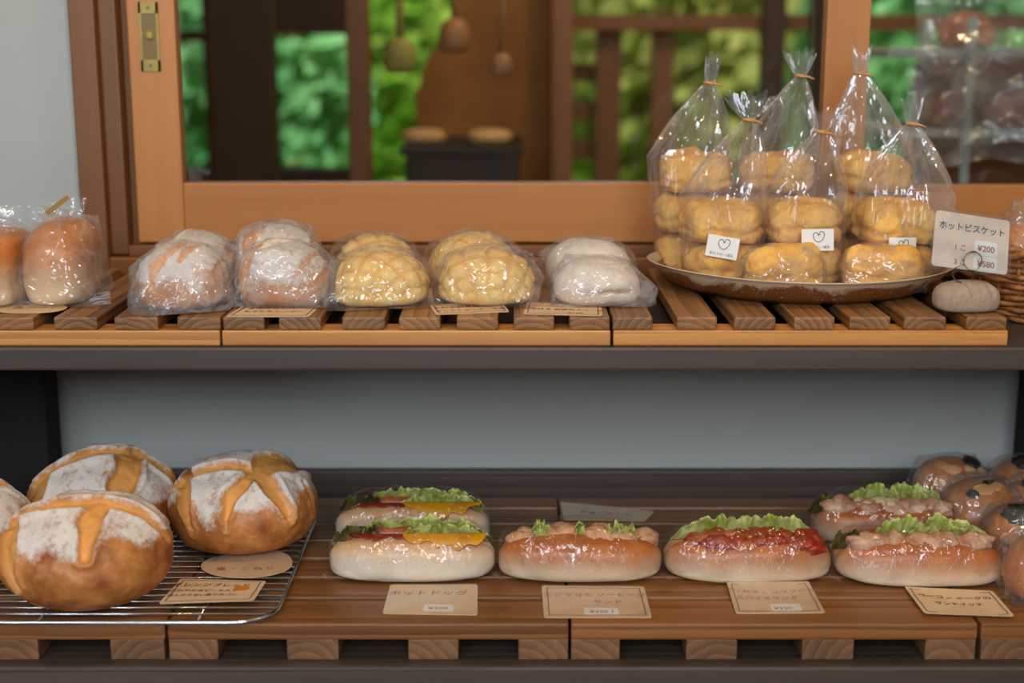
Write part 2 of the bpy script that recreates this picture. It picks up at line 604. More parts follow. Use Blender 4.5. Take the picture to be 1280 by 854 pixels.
# ------------------------------------------------------------------ patches, strokes and lettering
class Patch:
    """bilinear patch: corners bottom-left, bottom-right, top-right, top-left (root coordinates)"""

    def __init__(s, bl, br, tr, tl, curl=None):
        s.c = [Vector(q) for q in (bl, br, tr, tl)]
        s.curl = curl
        s.W = ((s.c[1] - s.c[0]).length + (s.c[2] - s.c[3]).length) / 2
        s.H = ((s.c[3] - s.c[0]).length + (s.c[2] - s.c[1]).length) / 2
        s.n = (s.c[1] - s.c[0]).cross(s.c[3] - s.c[0]).normalized()

    def at(s, u, v, off=0.0):
        a = s.c[0].lerp(s.c[1], u)
        b = s.c[3].lerp(s.c[2], u)
        q = a.lerp(b, v)
        if s.curl:
            off += s.curl(u, v)
        return q + s.n * off


def rounded(r_u, r_v, n=5):
    pts = []
    for cx, cy, a0 in ((1 - r_u, r_v, -90), (1 - r_u, 1 - r_v, 0), (r_u, 1 - r_v, 90), (r_u, r_v, 180)):
        for k in range(n + 1):
            a = math.radians(a0 + 90 * k / n)
            pts.append((cx + r_u * math.cos(a), cy + r_v * math.sin(a)))
    return pts


def sheet(name, patch, mat, parent, thick=0.0006, shape=None, off=0.0):
    """thin solid sheet of the given outline over the patch"""
    shape = shape or rounded(0.004 / patch.W, 0.004 / patch.H)
    V, Fc = [], []
    n = len(shape)
    rings = 5
    cu = sum(q[0] for q in shape) / n
    cv = sum(q[1] for q in shape) / n
    for side, o in ((0, off), (1, off + thick)):
        base = len(V)
        V.append(patch.at(cu, cv, o))
        for r in range(1, rings + 1):
            for (u, v) in shape:
                t = r / rings
                V.append(patch.at(cu + (u - cu) * t, cv + (v - cv) * t, o))
        for k in range(n):
            l = (k + 1) % n
            q = [(base, base + 1 + k, base + 1 + l)]
            for r in range(rings - 1):
                q.append((base + 1 + r * n + k, base + 1 + (r + 1) * n + k, base + 1 + (r + 1) * n + l, base + 1 + r * n + l))
            Fc += q if side else [tuple(reversed(f)) for f in q]
    s0 = 1 + (rings - 1) * n
    s1 = 1 + rings * n + s0
    for k in range(n):
        l = (k + 1) % n
        Fc.append((s0 + k, s0 + l, s1 + l, s1 + k))
    return mk(name, V, Fc, mat, parent)


def strokes(name, patch, lines, w, mat, parent, off=0.0009):
    """hand-drawn lines (uv point lists) as thin flat strips of width w"""
    V, Fc = [], []
    for pts in lines:
        pts = [Vector((u * patch.W, v * patch.H)) for u, v in pts]
        b = len(V)
        for i, q in enumerate(pts):
            t = (pts[min(i + 1, len(pts) - 1)] - pts[max(i - 1, 0)]).normalized()
            nn = Vector((-t.y, t.x)) * w / 2
            for z in (q + nn, q - nn):
                V.append(patch.at(z.x / patch.W, z.y / patch.H, off))
        for i in range(len(pts) - 1):
            Fc.append((b + 2 * i, b + 2 * i + 1, b + 2 * i + 3, b + 2 * i + 2))
    return mk(name, V, Fc, mat, parent)


_txt = {}


def text2d(s):
    if s not in _txt:
        c = bpy.data.curves.new('t', 'FONT')
        c.body = s
        c.align_x = 'CENTER'
        c.resolution_u = 3
        c.offset = 0.012
        o = bpy.data.objects.new('t', c)
        C.objects.link(o)
        bpy.context.view_layer.update()
        me = bpy.data.meshes.new_from_object(o.evaluated_get(bpy.context.evaluated_depsgraph_get()))
        _txt[s] = ([(v.co.x, v.co.y) for v in me.vertices], [tuple(p.vertices) for p in me.polygons])
        bpy.data.objects.remove(o)
        bpy.data.curves.remove(c)
        bpy.data.meshes.remove(me)
    return _txt[s]


def lettering(patch, rows, mat, parent, off=0.0009, name='lettering'):
    """rows: (text, u centre, v baseline, height in metres)"""
    parts = []
    for s, u, v, h in rows:
        vs, fs = text2d(s)
        V = []
        for x, y in vs:
            V.append(patch.at(u + x * h / patch.W, v + y * h / patch.H, off))
        parts.append((V, fs))
    return mk(name, *merge(*parts), mat, parent)


def frame_lines(m_u, m_v, n=8):
    q = []
    for (a, b) in (((m_u, m_v), (1 - m_u, m_v)), ((1 - m_u, m_v), (1 - m_u, 1 - m_v)), ((1 - m_u, 1 - m_v), (m_u, 1 - m_v)), ((m_u, 1 - m_v), (m_u, m_v))):
        q.append([(a[0] + (b[0] - a[0]) * k / n + random.uniform(-.004, .004), a[1] + (b[1] - a[1]) * k / n + random.uniform(-.008, .008)) for k in range(n + 1)])
    return q


# ================================================================== SETTING
def structure(o):
    o['kind'] = 'structure'
    return o


ROOM_X, ROOM_F, CEIL = 2.6, -2.6, 2.7
X0 = P(83, 0, 1.97).x            # outer edge of the left casing
XS = P(157, 0, 2.0).x            # sash stile
XG = P(217, 0, 2.0).x            # glass edge
XM0, XM1 = P(1035, 0, 1.97).x, P(1090, 0, 1.97).x
ZR1 = P(640, 229, 2.0).z
ZR0 = P(640, 303, 2.0).z
ZTOP, XR = 2.05, 1.45

wbm = bmesh.new()
bm_box(wbm, (-ROOM_X, 2.0, 0), (X0 + 0.03, 2.12, CEIL))
bm_box(wbm, (XR - 0.02, 2.0, 0), (ROOM_X, 2.12, CEIL))
bm_box(wbm, (X0 + 0.03, 2.0, 0), (XR - 0.02, 2.12, ZR0 - 0.035))
bm_box(wbm, (X0 + 0.03, 2.0, ZTOP), (XR - 0.02, 2.12, CEIL))
structure(from_bm('wall_back', wbm, M['plaster']))
structure(box('floor', (-ROOM_X, ROOM_F, -0.05), (ROOM_X, 5.2, 0), M['floor'], bevel=0))
structure(box('ceiling', (-ROOM_X, ROOM_F, CEIL), (ROOM_X, 5.2, CEIL + 0.08), M['ceiling'], bevel=0))
structure(box('wall_left', (-ROOM_X - 0.1, ROOM_F, 0), (-ROOM_X, 5.2, CEIL), M['plaster'], bevel=0))
structure(box('wall_right', (ROOM_X, ROOM_F, 0), (ROOM_X + 0.1, 5.2, CEIL), M['plaster'], bevel=0))
structure(box('wall_front', (-ROOM_X, ROOM_F - 0.1, 0), (ROOM_X, ROOM_F, CEIL), M['brown_wood'], bevel=0))

# casing and sill
XC1 = P(116, 0, 1.97).x
structure(box('trim_1', (X0, 1.97, ZR0 - 0.05), (XC1, 2.0, ZTOP + 0.08), M['casing'], bevel=0.003))
structure(box('trim_2', (XC1, 1.985, ZR0 - 0.016), (P(143, 0, 1.985).x, 2.03, ZTOP + 0.02), M['casing'], bevel=0.003))
structure(box('trim_3', (P(143, 0, 1.985).x, 2.012, ZR0 - 0.017), (XS + 0.002, 2.06, ZTOP + 0.02), M['casing'], bevel=0.001))
structure(box('trim_4', (XC1, 1.972, ZR0 - 0.045), (XR, 2.12, ZR0 - 0.018), M['sill'], bevel=0.003))
structure(box('trim_5', (P(143, 0, 1.985).x, 1.985, ZR0 - 0.018), (XR, 2.03, ZR0 - 0.003), M['sill'], bevel=0.002))

# left sliding sash
w1 = bpy.data.objects.new('window_1', None)
C.objects.link(w1)
w1['kind'] = 'structure'
w1.location = (0, 2.015, ZR0)


def wpart(name, lo, hi, mat, par, bevel=0.002):
    lo, hi = Vector(lo) - par.location, Vector(hi) - par.location
    return box(name, lo, hi, mat, par, bevel)


wpart('stile', (XS, 2.0, ZR0), (XG, 2.03, ZTOP), M['sash_z'], w1)
wpart('bottom_rail', (XG, 2.001, ZR0), (XM1 - 0.01, 2.029, ZR1), M['sash_x'], w1)
wpart('stile', (XM0 + 0.01, 2.002, ZR1), (XM1 - 0.01, 2.028, ZTOP), M['sash_z'], w1)
wpart('pane', (XG - 0.003, 2.020, ZR1 - 0.003), (XM0 + 0.013, 2.024, ZTOP), M['glass'], w1, 0)
# brass flush pull let into the left stile
a = P(187, 46, 2.0)
pw, ph = 0.0138, 0.0475
pull = bmesh.new()
yb = 2.0
for lo, hi in (((-pw, -0.0022, -ph), (-pw + 0.004, 0.001, ph)), ((pw - 0.004, -0.0022, -ph), (pw, 0.001, ph)),
               ((-pw, -0.0022, ph - 0.016), (pw, 0.001, ph)), ((-pw, -0.0022, -ph), (pw, 0.001, -ph + 0.016))):
    bm_box(pull, lo, hi, 0.0006)
loc = Vector((a.x, yb, a.z)) - w1.location
fp = from_bm('finger_pull', pull, M['brass'], w1, loc)
fp['label'] = 'brass flush finger pull on the left stile'
rec = bmesh.new()
bm_box(rec, (-pw + 0.003, -0.001, -ph + 0.014), (pw - 0.003, 0.001, ph - 0.014), 0)
from_bm('recess', rec, M['brass_dark'], fp)
V, Fc, _ = blob(0.006, 0.004, 0.012, 3)
mk('catch', [Vector((q.x, q.y - 0.001, q.z - 0.004)) for q in V], Fc, M['brass'], fp, smooth=True)
for sz in (1, -1):
    V, Fc = tube([(0, -0.0022, 0), (0, -0.0032, 0)], 0.0022, 10)
    mk('screw', [v + Vector((0, 0, sz * (ph - 0.008))) for v in V], Fc, M['brass_dark'], fp)

# right sliding sash, one track nearer
w2 = bpy.data.objects.new('window_2', None)
C.objects.link(w2)
w2['kind'] = 'structure'
w2.location = (XM0, 1.985, ZR0)
wpart('stile', (XM0, 1.97, ZR0), (XM1, 1.9985, ZTOP), M['sash_z'], w2)
wpart('bottom_rail', (XM1, 1.971, ZR0), (XR, 1.9980, ZR1), M['sash_x'], w2)
wpart('pane', (XM1 - 0.003, 1.984, ZR1 - 0.003), (XR, 1.988, ZTOP), M['glass'], w2, 0)

# ------------------------------------------------------------------ kitchen beyond the glass
def pxbox(name, x0, y0, x1, y1, Y, depth, mat, bevel=0.004):
    p, q = P(x0, y1, Y), P(x1, y0, Y)
    return box(name, (P(x0, 115, Y).x, Y, min(p.z, q.z)), (P(x1, 115, Y).x, Y + depth, max(p.z, q.z)), mat, None, bevel)


KY = 4.3
trim_n = 6


def ktrim(x0, y0, x1, y1, Y, depth, mat):
    global trim_n
    o = structure(pxbox('trim_%d' % trim_n, x0, y0, x1, y1, Y, depth, mat))
    trim_n += 1
    return o


# dark far wall with two garden openings
kb = bmesh.new()


def kwall(x0, y0, x1, y1):
    p, q = P(x0, y1, KY), P(x1, y0, KY)
    bm_box(kb, (P(x0, 115, KY).x, KY, p.z), (P(x1, 115, KY).x, KY + 0.1, q.z))


zl, zt = 1500, -600
kwall(-900, zt, 214, zl)
kwall(214, 212, 455, zl)
kwall(214, zt, 455, -30)
kwall(256, -30, 338, 212)
kwall(338, -30, 455, 43)
kwall(214, 38, 256, 52)
kwall(440, 43, 458, 212)
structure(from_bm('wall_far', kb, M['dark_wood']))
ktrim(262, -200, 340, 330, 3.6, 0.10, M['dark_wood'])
ktrim(434, -200, 461, 330, 3.2, 0.07, M['brown_wood'])
ktrim(690, -200, 716, 330, 3.7, 0.12, M['brown_wood'])
ktrim(745, 36, 776, 330, 4.4, 0.08, M['brown_wood'])
ktrim(815, 36, 842, 330, 4.4, 0.08, M['brown_wood'])
ktrim(690, 18, 1330, 38, 4.3, 0.08, M['brown_wood_x'])
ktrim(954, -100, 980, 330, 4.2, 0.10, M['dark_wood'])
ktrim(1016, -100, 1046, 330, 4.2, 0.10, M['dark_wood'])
for yy in (80, 128, 176):
    ktrim(716, yy, 776, yy + 22, 4.55, 0.04, M['brown_wood_x'])
ktrim(1150, 72, 1560, 330, 3.02, 0.05, M['brown_wood'])
ktrim(690, -70, 1330, -12, 4.5, 0.06, M['brown_wood_x'])
# low wall under the garden openings
p, q = P(455, 240, 4.8), P(1600, 420, 4.8)
structure(box('wall_low', (p.x, 4.8, 0), (ROOM_X, 4.9, p.z), M['brown_wood'], bevel=0))

# clay-brown cooking hood over a black stove
p0, p1 = P(515, 229, 3.9), P(690, 30, 3.9)
hx0, hx1, hz0, hz1 = p0.x, p1.x, p0.z - 0.1, p1.z
hb = bmesh.new()
prof = [(hx0, hz0), (hx1, hz0), (hx1, hz1 + 0.3), (P(600, 0, 3.9).x, hz1 + 0.3), (P(560, 35, 3.9).x, P(560, 35, 3.9).z), (P(533, 75, 3.9).x, P(533, 75, 3.9).z), (P(520, 120, 3.9).x, P(520, 120, 3.9).z)]
fr_ = [hb.verts.new((x, 3.9, z)) for x, z in prof]
bk_ = [hb.verts.new((x, 4.25, z)) for x, z in prof]
hb.faces.new(fr_)
hb.faces.new(list(reversed(bk_)))
for i in range(len(prof)):
    j = (i + 1) % len(prof)
    hb.faces.new((fr_[i], bk_[i], bk_[j], fr_[j]))
M['hood'] = lumpy('earthen_hood', (150, 100, 48), (124, 80, 34), 0.8, 5, 0.2)
tag(from_bm('cooking_hood', hb, M['hood']), 'brown earthen hood behind the window above the black stove', 'hood')
st = thing('stove', 'blurred black stove standing behind the left window pane', 'stove', (P(580, 229, 3.4).x, 3.5, 0))
sx = P(650, 180, 3.4).x - P(580, 180, 3.4).x
sz = P(580, 180, 3.4).z
box('body', (-sx, -0.2, 0.0), (sx, 0.2, sz - 0.02), M['iron'], st, 0.01)
box('top_plate', (-sx - 0.01, -0.21, sz - 0.02), (sx + 0.01, 0.21, sz), M['iron'], st, 0.004)
for k, xx in enumerate((530, 612)):
    q = P(xx, 176, 3.45)
    V, Fc, _ = blob(0.055, 0.05, 0.035, 3, 2.6, 0.8)
    tag(mk('round_board', V, Fc, M['ladle'], None, (q.x, 3.45, sz), True), ('left' if k == 0 else 'right') + ' one of two pale wooden rounds lying on the black stove', 'board', 'pale rounds on the stove')


def hanging(name, label, x, ytop, ybot, Y, r, mat):
    t = thing(name, label, 'utensil', P(x, ybot, Y))
    base = P(x, ybot, Y)
    top = P(x, ytop, Y)
    V, Fc = tube([(0, 0, r), (0.002, 0, (top.z - base.z) * 0.5), (0, 0, 2.68 - base.z)], lambda s: r * (0.28 if s < 0.6 else 0.16), 8)
    mk('handle', V, Fc, mat, t, smooth=True)
    V, Fc, _ = blob(r, r * 0.8, r * 2.2, 3, 2.2, 0.8)
    mk('bowl', V, Fc, mat, t, smooth=True)


hanging('wooden_ladle', 'pale wooden ladle hanging behind the middle of the window', 627, -80, 96, 2.9, 0.022, M['ladle_dark'])
hanging('wooden_scoop', 'olive coloured scoop hanging behind the window in front of greenery', 500, -80, 92, 3.0, 0.034, M['olive'])
hanging('wooden_spoon', 'short round wooden spoon hanging beside the brown hood', 568, -80, 66, 3.1, 0.034, M['ladle_dark'])

# plastic-covered rack behind the right pane
rk = thing('wire_shelving', 'pale grey shelving under plastic sheeting behind the right window pane', 'shelf', (P(1280, 170, 2.6).x, 2.6, 0))
for yy in (66, 166, 300):
    q0, q1 = P(1106, yy, 2.6), P(1560, yy, 2.6)
    box('shelf_board', (q0.x - rk.location.x, -0.02, q0.z - 0.008), (q1.x - rk.location.x, 0.28, q0.z + 0.008), M['shelf_grey'], rk, 0.003)
for xx in (1212, 1550):
    for dy in (-0.01, 0.27):
        q0 = P(xx, 60, 2.6)
        box('upright', (q0.x - rk.location.x - 0.008, dy - 0.008, 0), (q0.x - rk.location.x + 0.008, dy + 0.008, P(xx, 20, 2.6).z), M['shelf_grey'], rk, 0.002)


def drape(name, parent, x0, x1, ytop, ybot, Y, seed, nx=26, nz=14):
    V, Fc = [], []
    for i in range(nx + 1):
        for j in range(nz + 1):
            s, t = i / nx, j / nz
            q = P(x0 + (x1 - x0) * s, ytop + (ybot - ytop) * t, Y)
            k = noise.fractal(Vector((s * 5, t * 3, seed)), 1.0, 2.0, 3)
            V.append(Vector((q.x, Y + 0.025 * k + 0.03 * math.sin(s * 9 + seed), q.z + 0.012 * noise.noise(Vector((s * 4, 0, seed))))) - parent.location)
    for i in range(nx):
        for j in range(nz):
            a_ = i * (nz + 1) + j
            Fc.append((a_, a_ + nz + 1, a_ + nz + 2, a_ + 1))
    return mk(name, V, Fc, M['film_sheet'], parent, smooth=True)


ps = thing('plastic_sheet', 'crumpled clear plastic sheet over the shelving behind the right pane', 'plastic sheet', (P(1250, 150, 2.5).x, 2.5, P(1250, 200, 2.5).z))
drape('upper_fold', ps, 1150, 1420, -20, 78, 2.52, 1.0)
drape('lower_fold', ps, 1130, 1420, 78, 205, 2.5, 4.0)
for k, (xx, yy, lab) in enumerate(((1190, 158, 'left blurred brown loaf on the upper board behind the right pane'), (1262, 158, 'right blurred brown loaf on the upper board behind the right pane'), (1215, 56, 'blurred brown loaf on the top board behind the right pane'))):
    q = P(xx, yy, 2.68)
    zb = P(1106, 166 if yy > 100 else 66, 2.6).z + 0.008
    V, Fc, _ = blob(0.05, 0.06, 0.07, 3, 2.3, 0.4, None, k, 0.004)
    tag(mk('stored_loaf', V, Fc, M['sausage'], None, (q.x, 2.72, zb), True), lab, 'bread', 'loaves stored behind the right pane')

# ------------------------------------------------------------------ garden
structure(box('ground', (-9, 5.2, -0.12), (9, 16, -0.02), M['lawn'], bevel=0))


def bush(label, x, y, r, h, mat, seed, zc=0.0, n=2200):
    rng = random.Random(seed)
    V, Fc = [], []
    for i in range(n):
        th, ph = rng.uniform(0, 2 * PI), math.acos(rng.uniform(-1, 1))
        rr = rng.uniform(0.55, 1.0) ** 0.5
        d = Vector((math.sin(ph) * math.cos(th), math.sin(ph) * math.sin(th), math.cos(ph)))
        c = Vector((d.x * r * rr, d.y * r * rr, h / 2 + d.z * h / 2 * rr))
        c += Vector((rng.gauss(0, .05), rng.gauss(0, .05), rng.gauss(0, .06))) * r
        n_ = (d + Vector((rng.gauss(0, .6), rng.gauss(0, .6), rng.gauss(0, .6)))).normalized()
        t = n_.orthogonal().normalized()
        b = n_.cross(t)
        s = rng.uniform(0.08, 0.15) * (r ** 0.5)
        k = len(V)
        V += [c - t * s, c + b * s * 0.6, c + t * s, c - b * s * 0.6 + n_ * s * 0.3]
        Fc.append((k, k + 1, k + 2, k + 3))
    t = thing('garden_bush', label, 'bush', (x, y, -0.02))
    mk('foliage', V, Fc, mat, t)
    vv, ff = tube([(0, 0, 0), (0.03, 0, h * 0.3), (0, 0.02, h * 0.6)], lambda s: 0.05 * (1.2 - s), 8)
    mk('stem', vv, ff, M['dark_wood'], t, smooth=True)


bush('leafy green garden bush seen through the leftmost opening in the dark wall', -2.4, 9.6, 0.9, 3.0, M['leaf'], 1)
bush('bright green garden bush framed by the opening left of the brown post', -1.22, 6.9, 0.5, 2.2, M['leaf'], 2)
bush('yellow green garden bush between the brown post and the hood', -0.78, 9.6, 0.5, 2.2, M['leaf_bright'], 3)
bush('tall green bush behind the wooden bars right of the hood', 0.85, 8.4, 0.8, 2.6, M['leaf_yellow'], 4)
bush('dark green bush outside beside the dark right posts', 2.0, 7.0, 0.6, 2.3, M['leaf'], 5)
bush('pale green bush outside behind the plastic covered shelving', 3.2, 8.6, 0.9, 2.5, M['leaf_yellow'], 6)
rng = random.Random(5)
V, Fc = [], []
for i in range(9000):
    c = Vector((rng.uniform(-7, 7), 13.2 + rng.uniform(-0.6, 0.5), rng.uniform(0, 3.6)))
    n_ = Vector((rng.gauss(0, .6), -1 + rng.gauss(0, .6), 0.5 + rng.gauss(0, .6))).normalized()
    t = n_.orthogonal().normalized()
    b = n_.cross(t)
    s_ = rng.uniform(0.10, 0.2)
    k = len(V)
    V += [c - t * s_, c + b * s_ * 0.6, c + t * s_, c - b * s_ * 0.6 + n_ * s_ * 0.3]
    Fc.append((k, k + 1, k + 2, k + 3))
tag(mk('hedge', V, Fc, M['leaf_yellow']), 'long green hedge closing off the garden behind all the bushes', 'hedge', None, 'stuff')

# ================================================================== SHELF UNIT AND DUCKBOARDS
sh = thing('display_shelf', 'dark-stained two-tier wooden display shelf carrying the slatted duckboards', 'shelf', (0, 1.75, 0))


def spart(name, lo, hi, mat, bevel=0.003):
    l = sh.location
    return box(name, Vector(lo) - l, Vector(hi) - l, mat, sh, bevel)


SX0, SX1 = -1.0, 0.95
spart('shelf_board', (SX0, 1.580, UB - 0.0275), (SX1, 1.966, UB), M['board'])
spart('shelf_board', (SX0, 1.432, LB - 0.045), (SX1, 1.99, LB), M['board'])
spart('back_board', (SX0, 1.972, LB), (SX1, 1.992, LB + 0.057), M['board'])
xl = P(74, 500, 1.966).x
xr = P(1269, 520, 1.966).x
spart('post', (xl - 0.13, 1.905, LB), (xl, 1.966, UB - 0.0275), M['post'])
spart('post', (xr, 1.905, LB), (xr + 0.13, 1.966, UB - 0.0275), M['post'])
for x in (SX0 + 0.02, SX1 - 0.09):
    for y in (1.45, 1.90):
        spart('leg', (x, y, 0), (x + 0.07, y + 0.07, LB - 0.045), M['post'])


def px_x(x, Y, Z):
    """world x of photo column x on a front edge at depth Y, height Z"""
    t = (Y * math.cos(TH) - (Z - CAM.z) * math.sin(TH))
    return (x - 640) / F * t


UF, UBK = 1.588, 1.955
upper = [([(-92, -39), (-10, 41), (66, 120.5), (142, 197), (220.5, 275)], -110, 275.5, 'left'),
         ([(278, 330), (348, 401), (427, 481), (498.5, 550), (570.6, 622.6), (642, 693), (712, 762.6)], 278, 763, 'middle'),
         ([(766, 816), (846.5, 897), (918, 970), (993, 1044), (1062.6, 1114), (1131, 1184), (1209, 1260)], 766.5, 1259, 'right')]
what = {'left': 'slatted wooden duckboard under the bagged loaves at the left of the upper shelf',
        'middle': 'slatted wooden duckboard under the wrapped melon breads on the upper shelf',
        'right': 'slatted wooden duckboard under the big platter on the upper shelf'}
for slats, xa, xb, pos in upper:
    x0, x1 = px_x(xa, UF, UB), px_x(xb, UF, UB)
    t = thing('duckboard', what[pos], 'duckboard', ((x0 + x1) / 2, (UF + UBK) / 2, UB), 0, 'slatted duckboards on the upper shelf')
    l = t.location
    for y in (UF - 0.0005, UBK - 0.045):
        box('rail', Vector((x0, y, UB + 0.0003)) - l, Vector((x1, y + 0.042, UB + 0.0185)) - l, M['rail'], t, 0.002)
    for a_, b_ in slats:
        s0, s1 = px_x(a_, UF, UZ), px_x(b_, UF, UZ)
        box('slat', Vector((s0, UF + random.uniform(0.0005, 0.002), UB + 0.0186)) - l, Vector((s1, UBK, UZ)) - l, M['slat_y'], t, 0.0025)

LF = 1.447
lower = [(-330, 205.5, [(-325, -262), (-180, -115), (-18, 47), (137, 205)], 'slatted wooden duckboard under the wire cooling rack at the lower left'),
         (208.5, 711, [(208.5, 272), (358, 423), (510, 573), (648, 710.5)], 'slatted wooden duckboard under the first two wrapped sandwiches'),
         (714, 1223, [(714, 775), (858, 922), (1003, 1068), (1157, 1222.5)], 'slatted wooden duckboard under the red sauce sandwich'),
         (1227, 1640, [(1227, 1290), (1400, 1462), (1570, 1634)], 'slatted wooden duckboard under the almond buns at the lower right')]
ys = [(1.447, 1.513), (1.524, 1.579), (1.588, 1.643), (1.652, 1.707), (1.716, 1.771), (1.780, 1.835), (1.844, 1.886)]
for xa, xb, joists, lab in lower:
    x0, x1 = px_x(xa, LF, LZ), px_x(xb, LF, LZ)
    t = thing('duckboard', lab, 'duckboard', ((x0 + x1) / 2, 1.66, LB), 0, 'slatted duckboards on the lower shelf')
    l = t.location
    for ya, yb_ in ys:
        box('slat', Vector((x0, ya, LZ - 0.0195)) - l, Vector((x1, yb_, LZ)) - l, M['slat_x'], t, 0.0028)
    for a_, b_ in joists:
        s0, s1 = px_x(a_, LF, LB + .01), px_x(b_, LF, LB + .01)
        box('joist', Vector((max(s0, x0), LF + 0.003, LB + 0.0003)) - l, Vector((min(s1, x1), 1.884, LZ - 0.0196)) - l, M['joist'], t, 0.002)


# ================================================================== BREAD BUILDERS
def film_around(a, b, h, seed, mat, parent, n=110, grow=1.08, tails=(), corner=1.1, cuts=2, disp=0.0012, top=1.06, p=2.6, name='wrapper', peaks=6):
    rng = random.Random(seed)
    pts = []
    for i in range(n):
        z = rng.uniform(-0.3, 1)
        th = rng.uniform(0, 2 * PI)
        s = math.sqrt(max(0, 1 - max(0, z) ** 2))
        d = Vector((s * math.cos(th), s * math.sin(th), z)).normalized()
        r = (abs(d.x) ** p + abs(d.y) ** p + abs(d.z) ** p) ** (-1 / p)
        q = d * r
        j = rng.uniform(0.985, 1.035)
        pts.append(Vector((q.x * a * grow * j, q.y * b * grow * j, max(0.001, (0.3 + 0.7 * q.z) * h * top * j))))
    for i in range(peaks):
        th = rng.uniform(0, 2 * PI)
        z = rng.uniform(0.15, 0.8)
        k = rng.uniform(1.12, 1.24)
        s = math.sqrt(1 - z * z)
        r = (abs(s * math.cos(th)) ** p + abs(s * math.sin(th)) ** p + z ** p) ** (-1 / p)
        pts.append(Vector((s * math.cos(th) * r * a * k, s * math.sin(th) * r * b * k * 0.95, (0.3 + 0.7 * z * r) * h * (k * 0.5 + 0.55))))
    for sx_ in (-1, 1):
        for sy_ in (-1, 1):
            pts.append(Vector((sx_ * a * corner, sy_ * b * corner * 0.85, 0.001)))
    for q in tails:
        pts.append(Vector(q))
    bm = hull(pts, cuts, disp, 45, seed)
    o = from_bm(name, bm, mat, parent, smooth=True)
    return o


def flap(parent, pts, mat, seed, nx=14, ny=6, amp=0.003, name='bag_end'):
    """a thin crumpled film flap: quad pts a,b,c,d (a-b attached side)"""
    a_, b_, c_, d_ = [Vector(q) for q in pts]
    V, Fc = [], []
    n_ = (b_ - a_).cross(d_ - a_).normalized()
    for i in range(nx + 1):
        for j in range(ny + 1):
            u, v = i / nx, j / ny
            q = a_.lerp(b_, u).lerp(d_.lerp(c_, u), v)
            q += n_ * amp * v * math.sin(u * 17 + seed + 2 * noise.noise(Vector((u * 6, v * 3, seed))))
            q.z = max(q.z, 0.0006)
            V.append(q)
    for i in range(nx):
        for j in range(ny):
            k = i * (ny + 1) + j
            Fc.append((k, k + ny + 1, k + ny + 2, k + 1))
    return mk(name, V, Fc, mat, parent, smooth=True)


def seg_d(p, a_, b_):
    ab = (b_[0] - a_[0], b_[1] - a_[1])
    t = max(0, min(1, ((p[0] - a_[0]) * ab[0] + (p[1] - a_[1]) * ab[1]) / (ab[0] ** 2 + ab[1] ** 2 + 1e-9)))
    return math.hypot(p[0] - a_[0] - ab[0] * t, p[1] - a_[1] - ab[1] * t), t


def slashed(slashes, depth, seed, flour_lo=0.0, flour_hi=0.35, side_cut=True, soft=0.035):
    off = Vector((seed * 1.7, seed, seed * 0.6))

    def fn(d, pos):
        # stretch the top view so that lines also run down the flanks
        th = math.acos(max(-1, min(1, d.z)))
        rr = th / (PI / 2)
        hl = math.hypot(d.x, d.y) + 1e-9
        p = (d.x / hl * rr, d.y / hl * rr)
        p = (p[0] + 0.05 * noise.noise(Vector((p[0] * 4, p[1] * 4, 0)) + off), p[1] + 0.05 * noise.noise(Vector((p[0] * 4, p[1] * 4, 5)) + off))
        cut, ear = 0.0, 0.0
        for a_, b_, w in slashes:
            dist, t = seg_d(p, a_, b_)
            ww = w * (0.55 + 0.45 * math.sin(PI * min(1, max(0, t * 0.9 + 0.05))))
            cut = max(cut, 1 - sstep(ww - soft, ww + soft * 0.4, dist))
            ear = max(ear, math.exp(-((dist - ww * 1.15) / (soft * 1.1)) ** 2))
        fl = (1 - cut) * sstep(flour_lo, flour_hi, d.z + 0.30 * noise.noise(d * 2.2 + off))
        dl = -depth * cut + depth * 0.7 * ear * (1 - cut) + 0.25 * depth * cut * noise.noise(pos * 120 + off)
        return dl, {'cut': cut, 'flour': fl}

    return fn


def boule(label, loc, a, b, h, rotz, slashes, seed, tilt=(0, 0), lumps=0.004, flat=0.62, flour=(0.0, 0.4)):
    fn = slashed(slashes, 0.006, seed, flour[0], flour[1])
    V, Fc, A = blob(a, b, h, 6, 2.12, flat, fn, seed, lumps, 12, 1.35)
    o = mk('round_loaf', V, Fc, M['boule'], None, loc, True, A)
    o.rotation_euler = (tilt[0], tilt[1], rotz)
    return tag(o, label, 'bread', 'floured round loaves')


